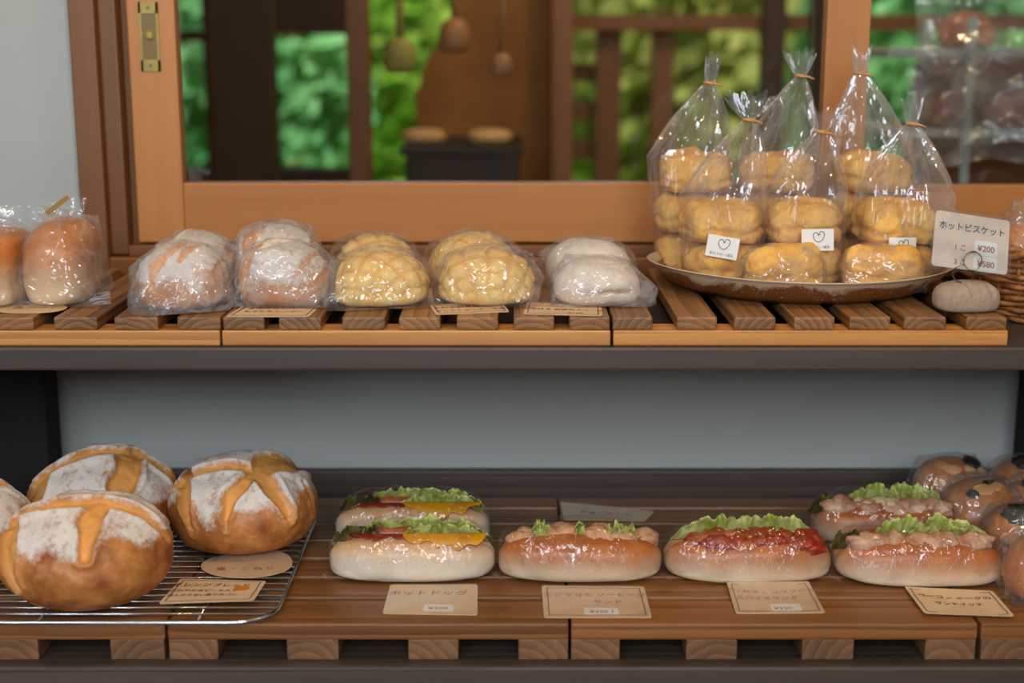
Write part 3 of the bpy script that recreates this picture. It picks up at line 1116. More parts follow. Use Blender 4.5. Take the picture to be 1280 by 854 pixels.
def wrapped(name, cat, label, loc, rotz, dims, kind, seed, filmmat='film', group=None, tails=(), grow=1.07, top=1.05, corner=1.1, **kw):
    a, b, h = dims
    t = thing(name, label, cat, loc, rotz, group)
    if kind == 'melon':
        ang = kw.get('ang', 0.75)
        ca, sa = math.cos(ang), math.sin(ang)

        def fn(d, pos):
            x = d.x * 2.4 / (0.55 + 0.45 * max(0.0, d.z))
            y = d.y * 2.4 / (0.55 + 0.45 * max(0.0, d.z))
            u, v = x * ca + y * sa, -x * sa + y * ca
            g = 0.0
            for w in (u, v):
                f = abs((w * 0.78 + 0.5) % 1.0 - 0.5)
                g = max(g, 1 - sstep(0.0, 0.17, f))
            g *= sstep(-0.25, 0.1, d.z)
            return -0.0040 * g + 0.0012 * noise.noise(pos * 90), {'cut': g * (0.62 + 0.3 * noise.noise(pos * 40))}
        V, Fc, A = blob(a, b, h, 5, 2.25, 0.35, fn, seed, 0.003, 16)
        mat = M['melon']
    elif kind == 'floured':
        sl = kw.get('slashes')
        fn = slashed(sl, 0.004, seed, -0.1, 0.5)
        V, Fc, A = blob(a, b, h, 5, 2.3, 0.4, fn, seed, 0.005, 14)
        mat = M['floured']
    elif kind == 'cream':
        off = Vector((seed, 0, 0))

        def fn(d, pos):
            # a curled split near the front edge
            yy = d.z - 0.12 + 0.45 * (d.x - 0.25) ** 2
            on = sstep(0.2, 0.5, -d.y) * (1 - sstep(0.42, 0.6, abs(d.x - 0.2)))
            c = (1 - sstep(0.02, 0.07, abs(yy))) * on
            return -0.005 * c + 0.004 * on * sstep(0.0, 0.12, yy) * (1 - sstep(0.2, 0.5, yy)), {'cut': c, 'flour': sstep(-0.2, 0.5, d.z) * (1 - c) * 0.9}
        V, Fc, A = blob(a, b, h, 5, 2.3, 0.4, fn, seed, 0.004, 14)
        mat = M['cream']
    elif kind == 'loaf':
        V, Fc, A = blob(a, b, h, 5, 3.1, 0.75, None, seed, 0.005, 12)
        mat = M['loaf']
    mk('bread', V, Fc, mat, t, smooth=True, attrs=A)
    film_around(a, b, h, seed, M[filmmat], t, kw.get('n', 110), grow, tails, corner, top=top)
    return t


def at_px(x, Y, Z):
    return (px_x(x, Y, Z), Y, Z)


# ================================================================== UPPER SHELF, left to right
G_LOAF = 'bagged rolls at the left of the upper shelf'
lb = wrapped('bagged_roll', 'bread', 'bagged golden roll beside the gold twist tie, right of the cut-off roll', at_px(80, 1.715, UZ + .03), 0.10, (0.039, 0.075, 0.098), 'loaf', 3, 'film', G_LOAF, grow=1.13, top=1.10, corner=1.2,
             tails=((0.058, -0.06, 0.001), (0.058, -0.06, 0.016), (0.05, -0.02, 0.105), (-0.03, 0.03, 0.112)))
lb.location.z = UZ
flap(lb, ((0.045, -0.076, 0.001), (0.045, -0.078, 0.018), (0.068, -0.07, 0.02), (0.068, -0.07, 0.002)), M['film'], 2)
V, Fc = tube([(-0.012, -0.02, 0.118), (0.002, -0.02, 0.126), (0.014, -0.021, 0.134)], 0.0012, 6)
tie = bmesh.new()
bm_box(tie, (-0.017, -0.0006, -0.0028), (0.017, 0.0006, 0.0028), 0.0003)
from_bm('twist_tie', tie, M['gold_tie'], lb, (0.002, -0.02, 0.118), rot=(0, math.radians(-36), 0))
flap(lb, ((-0.03, -0.02, 0.098), (0.03, -0.02, 0.100), (0.036, -0.015, 0.128), (-0.035, -0.012, 0.116)), M['film'], 7, amp=0.006, name='bag_neck')
la = wrapped('bagged_roll', 'bread', 'bagged golden roll cut off by the left edge of the picture, above the oval card', at_px(-6, 1.70, UZ + .03), -0.06, (0.046, 0.072, 0.090), 'loaf', 5, 'film', G_LOAF, grow=1.1, top=1.08, corner=1.12,
             tails=((-0.03, 0.0, 0.105), (0.02, 0.02, 0.1)))
la.location.z = UZ
flap(la, ((-0.05, -0.02, 0.085), (0.045, -0.02, 0.088), (0.05, -0.012, 0.118), (-0.05, -0.008, 0.124)), M['film'], 9, amp=0.006, name='bag_neck')

G_FL = 'wrapped floured breads'
SLF1 = [((-0.5, -0.75), (0.0, -0.2), 0.10), ((0.0, -0.55), (0.25, -0.1), 0.07), ((-0.25, -0.1), (0.3, 0.05), 0.10), ((0.55, -0.7), (0.6, 0.2), 0.05), ((-0.9, -0.4), (-0.6, 0.2), 0.05)]
SLF2 = [((-0.75, -0.75), (-0.3, -0.2), 0.14), ((-0.2, 0.0), (0.35, 0.2), 0.12), ((0.35, -0.75), (0.5, -0.05), 0.04), ((0.75, -0.5), (0.7, 0.1), 0.06)]
SLF3 = [((-0.6, -0.3), (-0.1, 0.3), 0.2), ((0.5, -0.6), (0.7, 0.3), 0.08)]
wrapped('floured_bread', 'bread', 'floured bread in a crinkled bag, front left of the four floured breads', at_px(231, 1.672, UZ + .03)[:2] + (UZ,), 0.05, (0.055, 0.052, 0.074), 'floured', 11, 'film_hazy', G_FL, slashes=SLF1,
        tails=((-0.052, -0.072, 0.001), (-0.03, -0.082, 0.001), (0.04, -0.066, 0.002)), grow=1.1)
wrapped('floured_bread', 'bread', 'floured bread in a crinkled bag behind the left front floured bread', at_px(243, 1.80, UZ + .03)[:2] + (UZ,), 0.3, (0.052, 0.05, 0.070), 'floured', 12, 'film_hazy', G_FL, slashes=SLF3, grow=1.08)
wrapped('floured_bread', 'bread', 'floured bread in a crinkled bag directly behind a small bordered card', at_px(356, 1.685, UZ + .03)[:2] + (UZ,), -0.08, (0.055, 0.05, 0.074), 'floured', 13, 'film_hazy', G_FL, slashes=SLF2, grow=1.09,
        tails=((0.066, 0.0, 0.05), (-0.06, -0.04, 0.001)))
wrapped('floured_bread', 'bread', 'bagged floured bread at the back near the window rail, tallest floured one', at_px(345, 1.815, UZ + .03)[:2] + (UZ,), 0.5, (0.055, 0.05, 0.080), 'floured', 14, 'film_hazy', G_FL, slashes=SLF3, grow=1.08)

G_ME = 'wrapped melon breads'
wrapped('melon_bread', 'bread', 'wrapped yellow melon bread with large diamond grid, front left one', at_px(476, 1.688, UZ + .03)[:2] + (UZ,), 0.12, (0.057, 0.054, 0.066), 'melon', 21, 'film', G_ME, ang=0.95, grow=1.08,
        tails=((-0.070, -0.058, 0.001), (-0.072, -0.055, 0.022), (-0.05, -0.064, 0.001), (0.056, -0.06, 0.002)))
wrapped('melon_bread', 'bread', 'wrapped yellow melon bread behind the front left melon bread', at_px(470, 1.822, UZ + .03)[:2] + (UZ,), 0.0, (0.054, 0.05, 0.066), 'melon', 22, 'film', G_ME, ang=0.3, grow=1.08)
wrapped('melon_bread', 'bread', 'wrapped yellow melon bread with white glint on its front, right one behind the curled card', at_px(608, 1.695, UZ + .03)[:2] + (UZ,), -0.1, (0.059, 0.054, 0.066), 'melon', 23, 'film', G_ME, ang=0.15, grow=1.08,
        tails=((-0.066, -0.05, 0.001), (0.064, -0.05, 0.002)))
wrapped('melon_bread', 'bread', 'wrapped yellow melon bread behind the right front melon bread', at_px(590, 1.828, UZ + .03)[:2] + (UZ,), 0.3, (0.057, 0.05, 0.067), 'melon', 24, 'film', G_ME, ang=0.6, grow=1.1, tails=((-0.07, -0.02, 0.02),))

G_CR = 'wrapped pale floured buns'
wrapped('cream_bun', 'bread', 'wrapped pale floured bun with a curled split, in front of its twin', at_px(746, 1.69, UZ + .03)[:2] + (UZ,), 0.0, (0.052, 0.05, 0.055), 'cream', 31, 'film_hazy', G_CR, grow=1.1,
        tails=((0.070, -0.035, 0.002), (0.072, -0.03, 0.022), (-0.058, -0.035, 0.001)))
wrapped('cream_bun', 'bread', 'wrapped pale floured bun behind the one with the curled split', at_px(735, 1.81, UZ + .03)[:2] + (UZ,), 0.2, (0.055, 0.05, 0.060), 'cream', 32, 'film_hazy', G_CR, grow=1.12)

# ------------------------------------------------------------------ platter of biscuits
PX, PY = px_x(999, 1.80, 1.02), 1.80
n, prof = 96, []
RX, RY = 0.1985, 0.170
# (scale, z, rim)
rings = [(0.0, 0.0005, 0), (0.60, 0.0005, 0), (0.78, 0.0012, 0.05), (0.88, 0.010, 0.24), (0.95, 0.026, 0.52), (0.985, 0.0325, 0.9), (1.0, 0.0335, 1.0), (0.992, 0.0345, 1.0), (0.965, 0.031, 0.8), (0.93, 0.0245, 0.4), (0.80, 0.012, 0.2), (0.66, 0.0065, 0.15), (0.0, 0.006, 0.1)]
V, Fc, rim = [], [], []
for s, z, rm in rings:
    for k in range(n):
        an = 2 * PI * k / n
        wob = 1 + 0.012 * math.sin(3 * an + 0.6) * s
        V.append(Vector((RX * s * wob * math.cos(an), RY * s * wob * math.sin(an), z + 0.002 * s * s * math.sin(2 * an + 1))))
        rim.append(rm)
for i in range(len(rings) - 1):
    for k in range(n):
        l = (k + 1) % n
        Fc.append((i * n + k, i * n + l, (i + 1) * n + l, (i + 1) * n + k))
for q in V:
    q.z = max(0.0003, q.z)
tag(mk('platter', V, Fc, M['platter'], None, (PX, PY, UZ + 0.0003), True, {'rim': rim}), 'large oval brown ceramic platter with speckled cream rim holding the biscuits', 'platter')
PF = UZ + 0.0075                 # inner floor of the platter

G_BI = 'hot biscuits on the platter'


def biscuit_mesh(seed, a=0.049, b=0.045, h=0.053):
    off = Vector((seed * 1.1, seed * 0.37, seed * 2.2))

    def fn(d, pos):
        w = d.z + 0.12 + 0.22 * noise.noise(Vector((d.x * 1.6, d.y * 1.6, 0)) + off)
        g = (1 - sstep(0.0, 0.13, abs(w))) * sstep(-0.2, 0.3, noise.noise(d * 1.5 + off * 2) + 0.25)
        return -0.0045 * g + 0.0030 * noise.noise(pos * 46 + off) + 0.0016 * noise.noise(pos * 130 + off), {'cut': 0.3 * g}
    return blob(a, b, h, 5, 2.9, 0.75, fn, seed, 0.006, 22)


def biscuit(label, loc, seed, rz=0.0, **kw):
    V, Fc, A = biscuit_mesh(seed, **kw)
    o = mk('biscuit', V, Fc, M['biscuit'], None, loc, True, A)
    o.rotation_euler = (0, 0, rz)
    return tag(o, label, 'biscuit', G_BI)


def heart_strokes(cu, cv, s, asp):
    """bread shaped heart drawing: one closed outline with a curl in the middle"""
    pts = []
    base = [(0.0, 0.35), (-0.05, 0.62), (-0.35, 0.85), (-0.72, 0.72), (-0.85, 0.3), (-0.7, -0.2), (-0.3, -0.6), (0.15, -0.7), (0.6, -0.4), (0.9, 0.1), (0.98, 0.6), (0.75, 0.95), (0.4, 0.98), (0.12, 0.75)]
    m_ = len(base)
    for i in range(m_):
        p0, p1, p2, p3 = base[(i - 1) % m_], base[i], base[(i + 1) % m_], base[(i + 2) % m_]
        if i == m_ - 1:
            break
        for k in range(5):
            t = k / 5
            q = []
            for c in (0, 1):
                q.append(0.5 * ((2 * p1[c]) + (-p0[c] + p2[c]) * t + (2 * p0[c] - 5 * p1[c] + 4 * p2[c] - p3[c]) * t * t + (-p0[c] + 3 * p1[c] - 3 * p2[c] + p3[c]) * t ** 3))
            pts.append((cu + q[0] * s, cv + q[1] * s * asp))
    return [pts, [(cu + 0.05 * s, cv + 0.3 * s * asp), (cu + 0.12 * s, cv + 0.55 * s * asp), (cu + 0.22 * s, cv + 0.65 * s * asp), (cu + 0.3 * s, cv + 0.5 * s * asp)]]


def bag_label(parent, x, y, Y, w, h, roll, text=True):
    c = P(x, y, Y) - parent.location
    u = Vector((math.cos(roll), 0, math.sin(roll)))
    v = Vector((-math.sin(roll), 0.12, math.cos(roll))).normalized()
    pt = Patch(c - u * w / 2 - v * h / 2, c + u * w / 2 - v * h / 2, c + u * w / 2 + v * h / 2, c - u * w / 2 + v * h / 2)
    lab = sheet('label', pt, M['paper_white'], parent, 0.0004, rounded(0.03, 0.04, 2))
    strokes('bread_drawing', pt, heart_strokes(0.52, 0.60, 0.19, w / h), 0.0008, M['ink_black'], lab, 0.0009)
    if text:
        lettering(pt, [('えい いい・ぱん', 0.5, 0.12, 0.0042)], M['ink_black'], lab, 0.0009)


def tall_bag(label, base, hb, tie, r, seed, fan=0.035, fanw=0.016, lean=0.0, out=(0, 0)):
    """cellophane bag: rounded body up to hb, cone to the tie point, pleated fan above. base, tie world points"""
    t = thing('biscuit_bag', label, 'bag', base, 0, 'tied cellophane bags on the platter')
    rng = random.Random(seed)
    tl = Vector(tie) - Vector(base)
    NS = 84
    ph = [rng.uniform(0, 6.28) for _ in range(6)]
    npl = [rng.choice((7, 9, 11)), rng.choice((13, 15)), rng.choice((19, 23))]
    V, Fc = [], []

    def tri(x):
        return 2 * abs(((x / PI) % 2.0) - 1) - 1
    rows = []
    for i in range(9):
        s = i / 8
        rows.append(('b', s))
    for i in range(1, 15):
        rows.append(('c', i / 14))
    for i in range(1, 8):
        rows.append(('f', i / 7))
    for kind, s in rows:
        for k in range(NS):
            an = 2 * PI * k / NS
            ca, sa = math.cos(an), math.sin(an)
            sq = (abs(ca) ** 3.2 + abs(sa) ** 3.2) ** (-1 / 3.2)
            pl = 0.5 * tri(npl[0] * an + ph[0]) + 0.3 * tri(npl[1] * an + ph[1]) + 0.2 * tri(npl[2] * an + ph[2])
            if kind == 'b':
                g = 0.90 + 0.10 * s ** 0.7 + 0.02 * noise.noise(Vector((ca * 2, sa * 2, s * 3 + seed)))
                am = 0.025 + 0.03 * s
                q = Vector((r[0] * sq * ca * g * (1 + am * pl) + out[0] * s, r[1] * sq * sa * g * (1 + am * pl) + out[1] * s, s * hb + 0.0006))
                if i == 0:
                    pass
            elif kind == 'c':
                w = (1 - s) ** 0.85 * (1 + 0.25 * s * (1 - s))
                am = 0.055 + 0.45 * s ** 1.3
                sqm = sq * (1 - s) + s
                cx = out[0] + (tl.x - out[0]) * s ** 1.1
                cy = out[1] + (tl.y - out[1]) * s ** 1.1
                rx, ry = r[0] * w + 0.0055 * s, r[1] * w + 0.0055 * s
                q = Vector((cx + rx * sqm * ca * (1 + am * pl), cy + ry * sqm * sa * (1 + am * pl), hb + (tl.z - hb) * s))
                q += Vector((ca, sa, 0)) * 0.003 * noise.noise(q * 50 + Vector((seed, 0, 0))) * (1 - s)
            else:
                rx, ry = 0.0055 + (fanw - 0.0055) * s ** 0.8, 0.0055 + (fanw * 0.55 - 0.0055) * s
                am = 0.5
                hgt = fan * (0.85 + 0.25 * pl + 0.15 * math.sin(an * 2 + ph[3]))
                q = Vector((tl.x + rx * ca * (1 + am * pl) + lean * s, tl.y + ry * sa * (1 + am * pl), tl.z + hgt * s))
            V.append(q)
    for i in range(len(rows) - 1):
        for k in range(NS):
            l = (k + 1) % NS
            Fc.append((i * NS + k, i * NS + l, (i + 1) * NS + l, (i + 1) * NS + k))
    Fc.append(tuple(reversed(range(NS))))
    mk('film', V, Fc, M['film_pleat'], t, smooth=False)
    ring = [(tl.x + 0.0068 * math.cos(2 * PI * k / 16), tl.y + 0.0068 * math.sin(2 * PI * k / 16), tl.z + 0.001 * math.sin(2 * PI * k / 8)) for k in range(16)]
    a1 = tube(ring, 0.0021, 6, True)
    a2 = tube([(tl.x + 0.003, tl.y - 0.0068, tl.z), (tl.x + 0.009, tl.y - 0.009, tl.z - 0.001), (tl.x + 0.016, tl.y - 0.008, tl.z - 0.004)], 0.0014, 6)
    mk('twist_tie', *merge(a1, a2), M['tie'], t, smooth=True)
    return t


YF, YBk, YS = 1.783, 1.886, 1.721
rows_spec = [
    # column name, x front bag, x back bag, ties front/back
    ('left', 903, 868, (936, 150), (887, 104)),
    ('middle', 1003, 972, (1026, 165), (1001, 95)),
    ('right', 1117, 1086, (1140, 155), (1075, 92))]
for ci, (nm, xf, xb, tf, tb) in enumerate(rows_spec):
    bf = Vector((px_x(xf, YF, PF + .08), YF, PF))
    bb = Vector((px_x(xb, YBk, PF + .11), YBk, PF))
    for k, lv in enumerate(('lower', 'upper')):
        biscuit('%s biscuit in the front %s cellophane bag' % (lv, nm), bf + Vector((random.uniform(-.003, .003), 0, 0.0012 + k * 0.0535)), 40 + ci * 7 + k, random.uniform(-.4, .4))
    for k, lv in enumerate(('lowest', 'middle', 'topmost')):
        biscuit('%s biscuit in the back %s cellophane bag' % (lv, nm), bb + Vector((random.uniform(-.003, .003), 0, 0.0012 + k * 0.0535)), 70 + ci * 7 + k, random.uniform(-.4, .4))
    outx = {'left': -0.010, 'middle': 0.0, 'right': 0.012}[nm]
    bagf = tall_bag('front %s clear cellophane bag of biscuits with an orange tie' % nm, bf, 0.112, P(tf[0], tf[1], YF), (0.0545 + (0.006 if nm == 'right' else 0), 0.05), 3 + ci,
                    0.034 if nm != 'right' else 0.036, (0.030, 0.024, 0.012)[ci], (0.002, 0.002, 0.0)[ci], (outx if nm == 'right' else 0, 0))
    bagb = tall_bag('back %s clear cellophane bag of biscuits with an orange tie' % nm, bb, 0.152, P(tb[0], tb[1], YBk), (0.055, 0.048), 13 + ci,
                    (0.040, 0.034, 0.036)[ci], (0.009, 0.020, 0.011)[ci], (0.004, -0.002, 0.001)[ci], (outx if nm == 'left' else 0, 0))
    if nm == 'left':
        bag_label(bagf, 903, 309, YF - 0.0555, 0.040, 0.027, math.radians(-10))
    elif nm == 'middle':
        bag_label(bagf, 1022, 300, YF - 0.0555, 0.040, 0.027, math.radians(1))
    else:
        bag_label(bagf, 1128, 309, YF - 0.0555, 0.034, 0.024, 0.0)

for k, (x, lab, sd) in enumerate(((979, 'single wrapped biscuit at the front middle of the platter', 91), (1103, 'single wrapped biscuit at the front right of the platter', 95))):
    t = thing('wrapped_biscuit', lab, 'biscuit', (px_x(x, YS, PF + .025), YS, PF + 0.001), 0.06 - 0.12 * k, 'single wrapped biscuits on the platter')
    V, Fc, A = biscuit_mesh(sd, 0.050, 0.031, 0.056)
    mk('biscuit', V, Fc, M['biscuit'], t, (0, 0, 0.001), True, A)
    film_around(0.050, 0.031, 0.056, sd, M['film'], t, 90, 1.07, ((0.060, 0.0, 0.010), (0.062, 0.0, 0.024)) if k else ((-0.056, 0.0, 0.008), (0.058, 0.0, 0.008)), 1.0, top=1.06, p=3.0, peaks=3)

# ------------------------------------------------------------------ clay card holder and price sign
hx = px_x(1205, 1.64, UZ + .02)
off = Vector((3, 1, 2))


def hold_fn(d, pos):
    c = 0.0
    for s0 in (-0.22, 0.42):
        u = d.x - s0 + 0.35 * (d.y + 0.2)
        c = max(c, (1 - sstep(0.02, 0.085, abs(u))) * sstep(0.1, 0.4, d.z))
    return -0.005 * c, {}


V, Fc, _ = blob(0.0385, 0.026, 0.036, 5, 2.5, 0.7, hold_fn, 3, 0.0006, 30)
hold = thing('card_holder', 'grey clay card holder shaped like a small loaf with a wire coil', 'card holder', (hx, 1.632, UZ))
mk('clay_base', V, Fc, M['clay'], hold, smooth=True)
cl = P(1210, 323, 1.622) - hold.location
pts = [(-0.006, -0.002, 0.034), (-0.010, -0.003, 0.040), (-0.014, -0.004, 0.044)]
w0 = P(1190, 346, 1.622) - hold.location
coil = [P(1201, 353, 1.628) - hold.location, P(1195, 351, 1.624) - hold.location, P(1190, 344, 1.62) - hold.location]
coil += [P(1194, 335, 1.618) - hold.location]
for k in range(0, 26):
    an = math.radians(200 - k * 20)
    rr = 11.5 - 0.02 * k
    coil.append(P(1216 + rr * math.cos(an), 326 - rr * math.sin(an) * 1.05, 1.6135 + 0.0003 * k) - hold.location)
V, Fc = tube(coil, 0.0007, 6)
mk('wire_coil', V, Fc, M['steel'], hold, smooth=True)

YC = 1.624
cor = [P(1160, 335, YC), P(1262, 348, YC), P(1266, 273, YC + 0.006), P(1167, 258, YC + 0.006)]
cen = sum(cor, Vector()) / 4
sg = thing('price_sign', 'sleeved price sign for biscuits held up by the clay holder', 'sign', cen, 0)
pt = Patch(*[q - cen for q in cor])
inset = [pt.at(u, v) for u, v in ((0.035, 0.05), (0.965, 0.05), (0.965, 0.95), (0.035, 0.95))]
pc = Patch(*inset)
M['sign_paper'] = plain('sign_paper', (226, 206, 186), 0.6)
cd = sheet('card', pc, M['sign_paper'], sg, 0.0005)
ws = Patch(pc.at(0.545, 0.30, .0006), pc.at(0.86, 0.30, .0006), pc.at(0.85, 0.56, .0006), pc.at(0.545, 0.56, .0006))
ws2 = Patch(pc.at(0.545, 0.03, .0006), pc.at(0.86, 0.03, .0006), pc.at(0.86, 0.28, .0006), pc.at(0.545, 0.28, .0006))
sheet('price_sticker', ws, M['paper_white'], cd, 0.0003)
sheet('price_sticker', ws2, M['paper_white'], cd, 0.0003)
lettering(pc, [('ホットビスケット', 0.50, 0.70, 0.0100)], M['ink_teal'], cd, 0.0012)
lettering(pc, [('1 こ', 0.36, 0.34, 0.0085), ('3 こ', 0.37, 0.08, 0.0085)], M['ink_orange'], cd, 0.0012)
lettering(pc, [('¥200', 0.70, 0.37, 0.0098), ('¥580', 0.71, 0.09, 0.0098)], M['ink_orange'], cd, 0.0014)
sheet('plastic_sleeve', pt, M['sleeve'], sg, 0.0006, off=0.0020)

# ------------------------------------------------------------------ wicker basket at the right edge
bxc, byc = px_x(1192, 1.80, UB + .05) + 0.135, 1.80
bk = thing('wicker_basket', 'brown woven wicker basket cut off by the right picture edge', 'basket', (bxc, byc, UB))
NB = 26
parts = []
for j in range(12):
    z = 0.004 + j * 0.0072
    R = 0.108 + 0.022 * (j / 11) ** 0.7
    pts = []
    for k in range(NB * 6):
        an = 2 * PI * k / (NB * 6)
        rr = R + 0.0035 * math.sin(an * NB / 2 + PI * (j % 2))
        pts.append((rr * math.cos(an), rr * math.sin(an) * 0.95, z + 0.001 * math.sin(an * 7 + j)))
    parts.append(tube(pts, 0.0036, 6, True))
mk('woven_side', *merge(*parts), M['wicker'], bk, smooth=True)
parts = []
for k in range(NB):
    an = 2 * PI * (k + 0.5) / NB
    parts.append(tube([(0.107 * math.cos(an), 0.102 * math.sin(an), 0.002), (0.131 * math.cos(an), 0.124 * math.sin(an), 0.088)], 0.0028, 6))
mk('stakes', *merge(*parts), M['wicker'], bk, smooth=True)
for s_ in (0, 1):
    pts = [((0.133 + 0.005 * math.cos(an * 14 + s_ * PI)) * math.cos(an), (0.126 + 0.005 * math.cos(an * 14 + s_ * PI)) * math.sin(an), 0.091 + 0.005 * math.sin(an * 14 + s_ * PI)) for an in [2 * PI * k / 200 for k in range(200)]]
    V, Fc = tube(pts, 0.0048, 8, True)
    mk('rim_strand', V, Fc, M['wicker'], bk, smooth=True)
V, Fc = tube([(0, 0, 0.001), (0, 0, 0.006)], 0.107, 32)
mk('bottom', V, Fc, M['wicker'], bk)
for k, (dx, dy, dz, lab) in enumerate(((-0.050, -0.022, 0.062, 'bagged brown roll standing at the left inside the wicker basket'), (0.05, -0.02, 0.055, 'bagged brown roll at the right inside the wicker basket'), (0.0, 0.055, 0.06, 'bagged brown roll at the back inside the wicker basket'))):
    t = wrapped('basket_roll', 'bread', lab, (bxc + dx, byc + dy, UB + 0.0065), 0.3 * k, (0.041, 0.036, 0.115), 'loaf', 101 + k, 'film', 'bagged rolls in the basket', grow=1.1, top=1.25)

# ================================================================== CARDS
def card(label, corners, Z, rows=(), ink='ink_orange', border=True, group=None, curl=None, sleeve=False, extra=None, shape=None, lift=(0, 0, 0, 0), cat='card', name='name_card', bw=0.0010, mu=0.05, mv=0.07):
    pts = [PZ(x, y, Z + 0.0006 + lf) for (x, y), lf in zip(corners, lift)]
    cen = sum(pts, Vector()) / 4
    cen.z = Z + 0.0003
    t = thing(name, label, cat, cen, 0, group)
    pt = Patch(*[q - cen for q in pts], curl)
    sheet('paper', pt, M['paper'], t, 0.0006, shape)
    if border:
        strokes('border', pt, frame_lines(mu, mv), bw, M['ink'], t, 0.0011)
    for i, row in enumerate(rows):
        r = row[:4]
        lettering(pt, [r], M[row[4] if len(row) > 4 else ink], t, 0.0011)
    if extra:
        extra(pt, t)
    if sleeve:
        sheet('sleeve', pt, M['sleeve'], t, 0.0003, shape, 0.0016)
    return t


def sticker(u0, v0, u1, v1):
    def f(pt, t):
        q = Patch(pt.at(u0, v0, .0008), pt.at(u1, v0, .0008), pt.at(u1, v1, .0008), pt.at(u0, v1, .0008))
        sheet('price_sticker', q, M['paper_white'], t, 0.0002)
    return f


GC_L = 'name cards in front of the sandwiches'
card('rounded cream card reading hot dog, leftmost card before the sandwiches', ((478, 768), (597, 770), (597, 731.5), (488, 731.5)), LZ, [('ホットドッグ', 0.45, 0.62, 0.0155), ('¥300', 0.58, 0.14, 0.011)], 'ink_orange', False, GC_L,
     lambda u, v: 0.0006 * math.sin(u * 3), True, sticker(0.42, 0.08, 0.74, 0.30))
card('bordered cream card before the sandwich with frilly lettuce bits', ((680, 773), (815, 773), (805, 734), (677, 733)), LZ, [('エビマヨの ソーセージ', 0.5, 0.66, 0.0115), ('サンド', 0.62, 0.44, 0.0115), ('¥320 1', 0.55, 0.14, 0.010)], 'ink_orange', True, GC_L, None, True, sticker(0.38, 0.08, 0.70, 0.30))
card('bordered cream card before the red sauce sandwich', ((920, 768), (1032, 767), (1010, 731), (908, 732)), LZ, [('ピリカラ チョリソーと', 0.48, 0.68, 0.0105), ('スパイスサンド', 0.42, 0.46, 0.0105), ('¥320', 0.55, 0.12, 0.010)], 'ink_orange', True, GC_L, lambda u, v: 0.004 * (2 * u - 1) ** 2 * v, True, sticker(0.42, 0.05, 0.76, 0.30))
card('bordered cream card slanted before the rightmost sandwich', ((1155, 770), (1268, 774), (1240, 742), (1130, 736.5)), LZ, [('ベーコン ポークの', 0.5, 0.66, 0.010), ('サンドイッチ', 0.5, 0.42, 0.009), ('¥300', 0.6, 0.14, 0.009)], 'ink', True, GC_L, lambda u, v: 0.003 * (2 * u - 1) ** 2)
card('clear sleeved card lying flat behind the frilly lettuce sandwich', ((705, 650), (806, 652), (818, 640), (700, 628)), LZ, [('たまごサンド', 0.5, 0.4, 0.012)], 'ink', False, None, None, True)

GC_U = 'name cards along the upper shelf front'
card('flat bordered card before the floured breads on the upper shelf', ((282, 396.5), (386, 396.5), (403, 381.5), (306, 381.5)), UZ, [('くるみのカンパーニュ', 0.52, 0.62, 0.0095), ('もちもち レーズン', 0.5, 0.36, 0.0085)], 'ink', True, GC_U, None, False, None, None, (0, 0, 0, 0))
card('curled bordered card before the right melon bread', ((545, 394), (637, 389), (626, 380), (537, 382)), UZ, [('ふわふわメロンパン', 0.5, 0.58, 0.0095), ('さくさくクッキー生地', 0.5, 0.25, 0.0085)], 'ink', True, GC_U, lambda u, v: 0.004 * sstep(0.75, 1, u) * (v - 0.3))
card('straight bordered card before the pale floured bun', ((654, 393), (753, 395.5), (752, 381), (659, 378)), UZ, [('クリームパン カスタード', 0.5, 0.66, 0.0090, 'ink_orange'), ('とろける 自家製クリーム', 0.5, 0.38, 0.0085), ('¥180', 0.66, 0.12, 0.009, 'ink_orange')], 'ink', True, GC_U)
ell = [(0.5 + 0.5 * math.cos(2 * PI * k / 28), 0.5 + 0.5 * math.sin(2 * PI * k / 28)) for k in range(28)]
card('cream oval card under the bagged rolls at the left', ((-22, 392), (84, 392), (84, 378), (-14, 378)), UZ, [('・塩 パン・', 0.55, 0.4, 0.012)], 'ink_orange', False, GC_U, None, False, None, ell)

RZ = LZ + 0.0105                # wires of the cooling rack top


def oval_extra(pt, t):
    arc = [(0.12 + 0.3 * k / 12, 0.55 + 0.33 * math.sin(PI * k / 14)) for k in range(13)]
    arc2 = [(0.46 + 0.2 * k / 10, 0.62 + 0.26 * math.sin(PI * k / 13)) for k in range(11)]
    strokes('bread_drawing', pt, [arc, arc2], 0.0009, M['ink'], t, 0.0011)


loafshape = [(0.5 + 0.5 * math.cos(an) * (1 if abs(math.cos(an)) < 0.9 else 1), 0.42 + (0.42 if math.sin(an) < 0 else (0.40 + 0.18 * sstep(0.0, 0.6, math.cos(an)))) * math.sin(an)) for an in [2 * PI * k / 36 for k in range(36)]]
card('loaf-shaped cream card beside the right round loaf on the wire rack', ((246, 723), (362, 723), (370, 684), (258, 686)), RZ, [('塩 ・ こ ね り', 0.5, 0.24, 0.0115)], 'ink_orange', False, 'cards on the wire rack', None, True, oval_extra, loafshape)


def orange_extra(pt, t):
    sh_ = [(0.78 + 0.09 * math.cos(2 * PI * k / 20), 0.60 + 0.11 * math.sin(2 * PI * k / 20)) for k in range(20)]
    o = sheet('orange_picture', pt, M['orange'], t, 0.0003, sh_, 0.0008)
    o['label'] = 'printed orange slice'


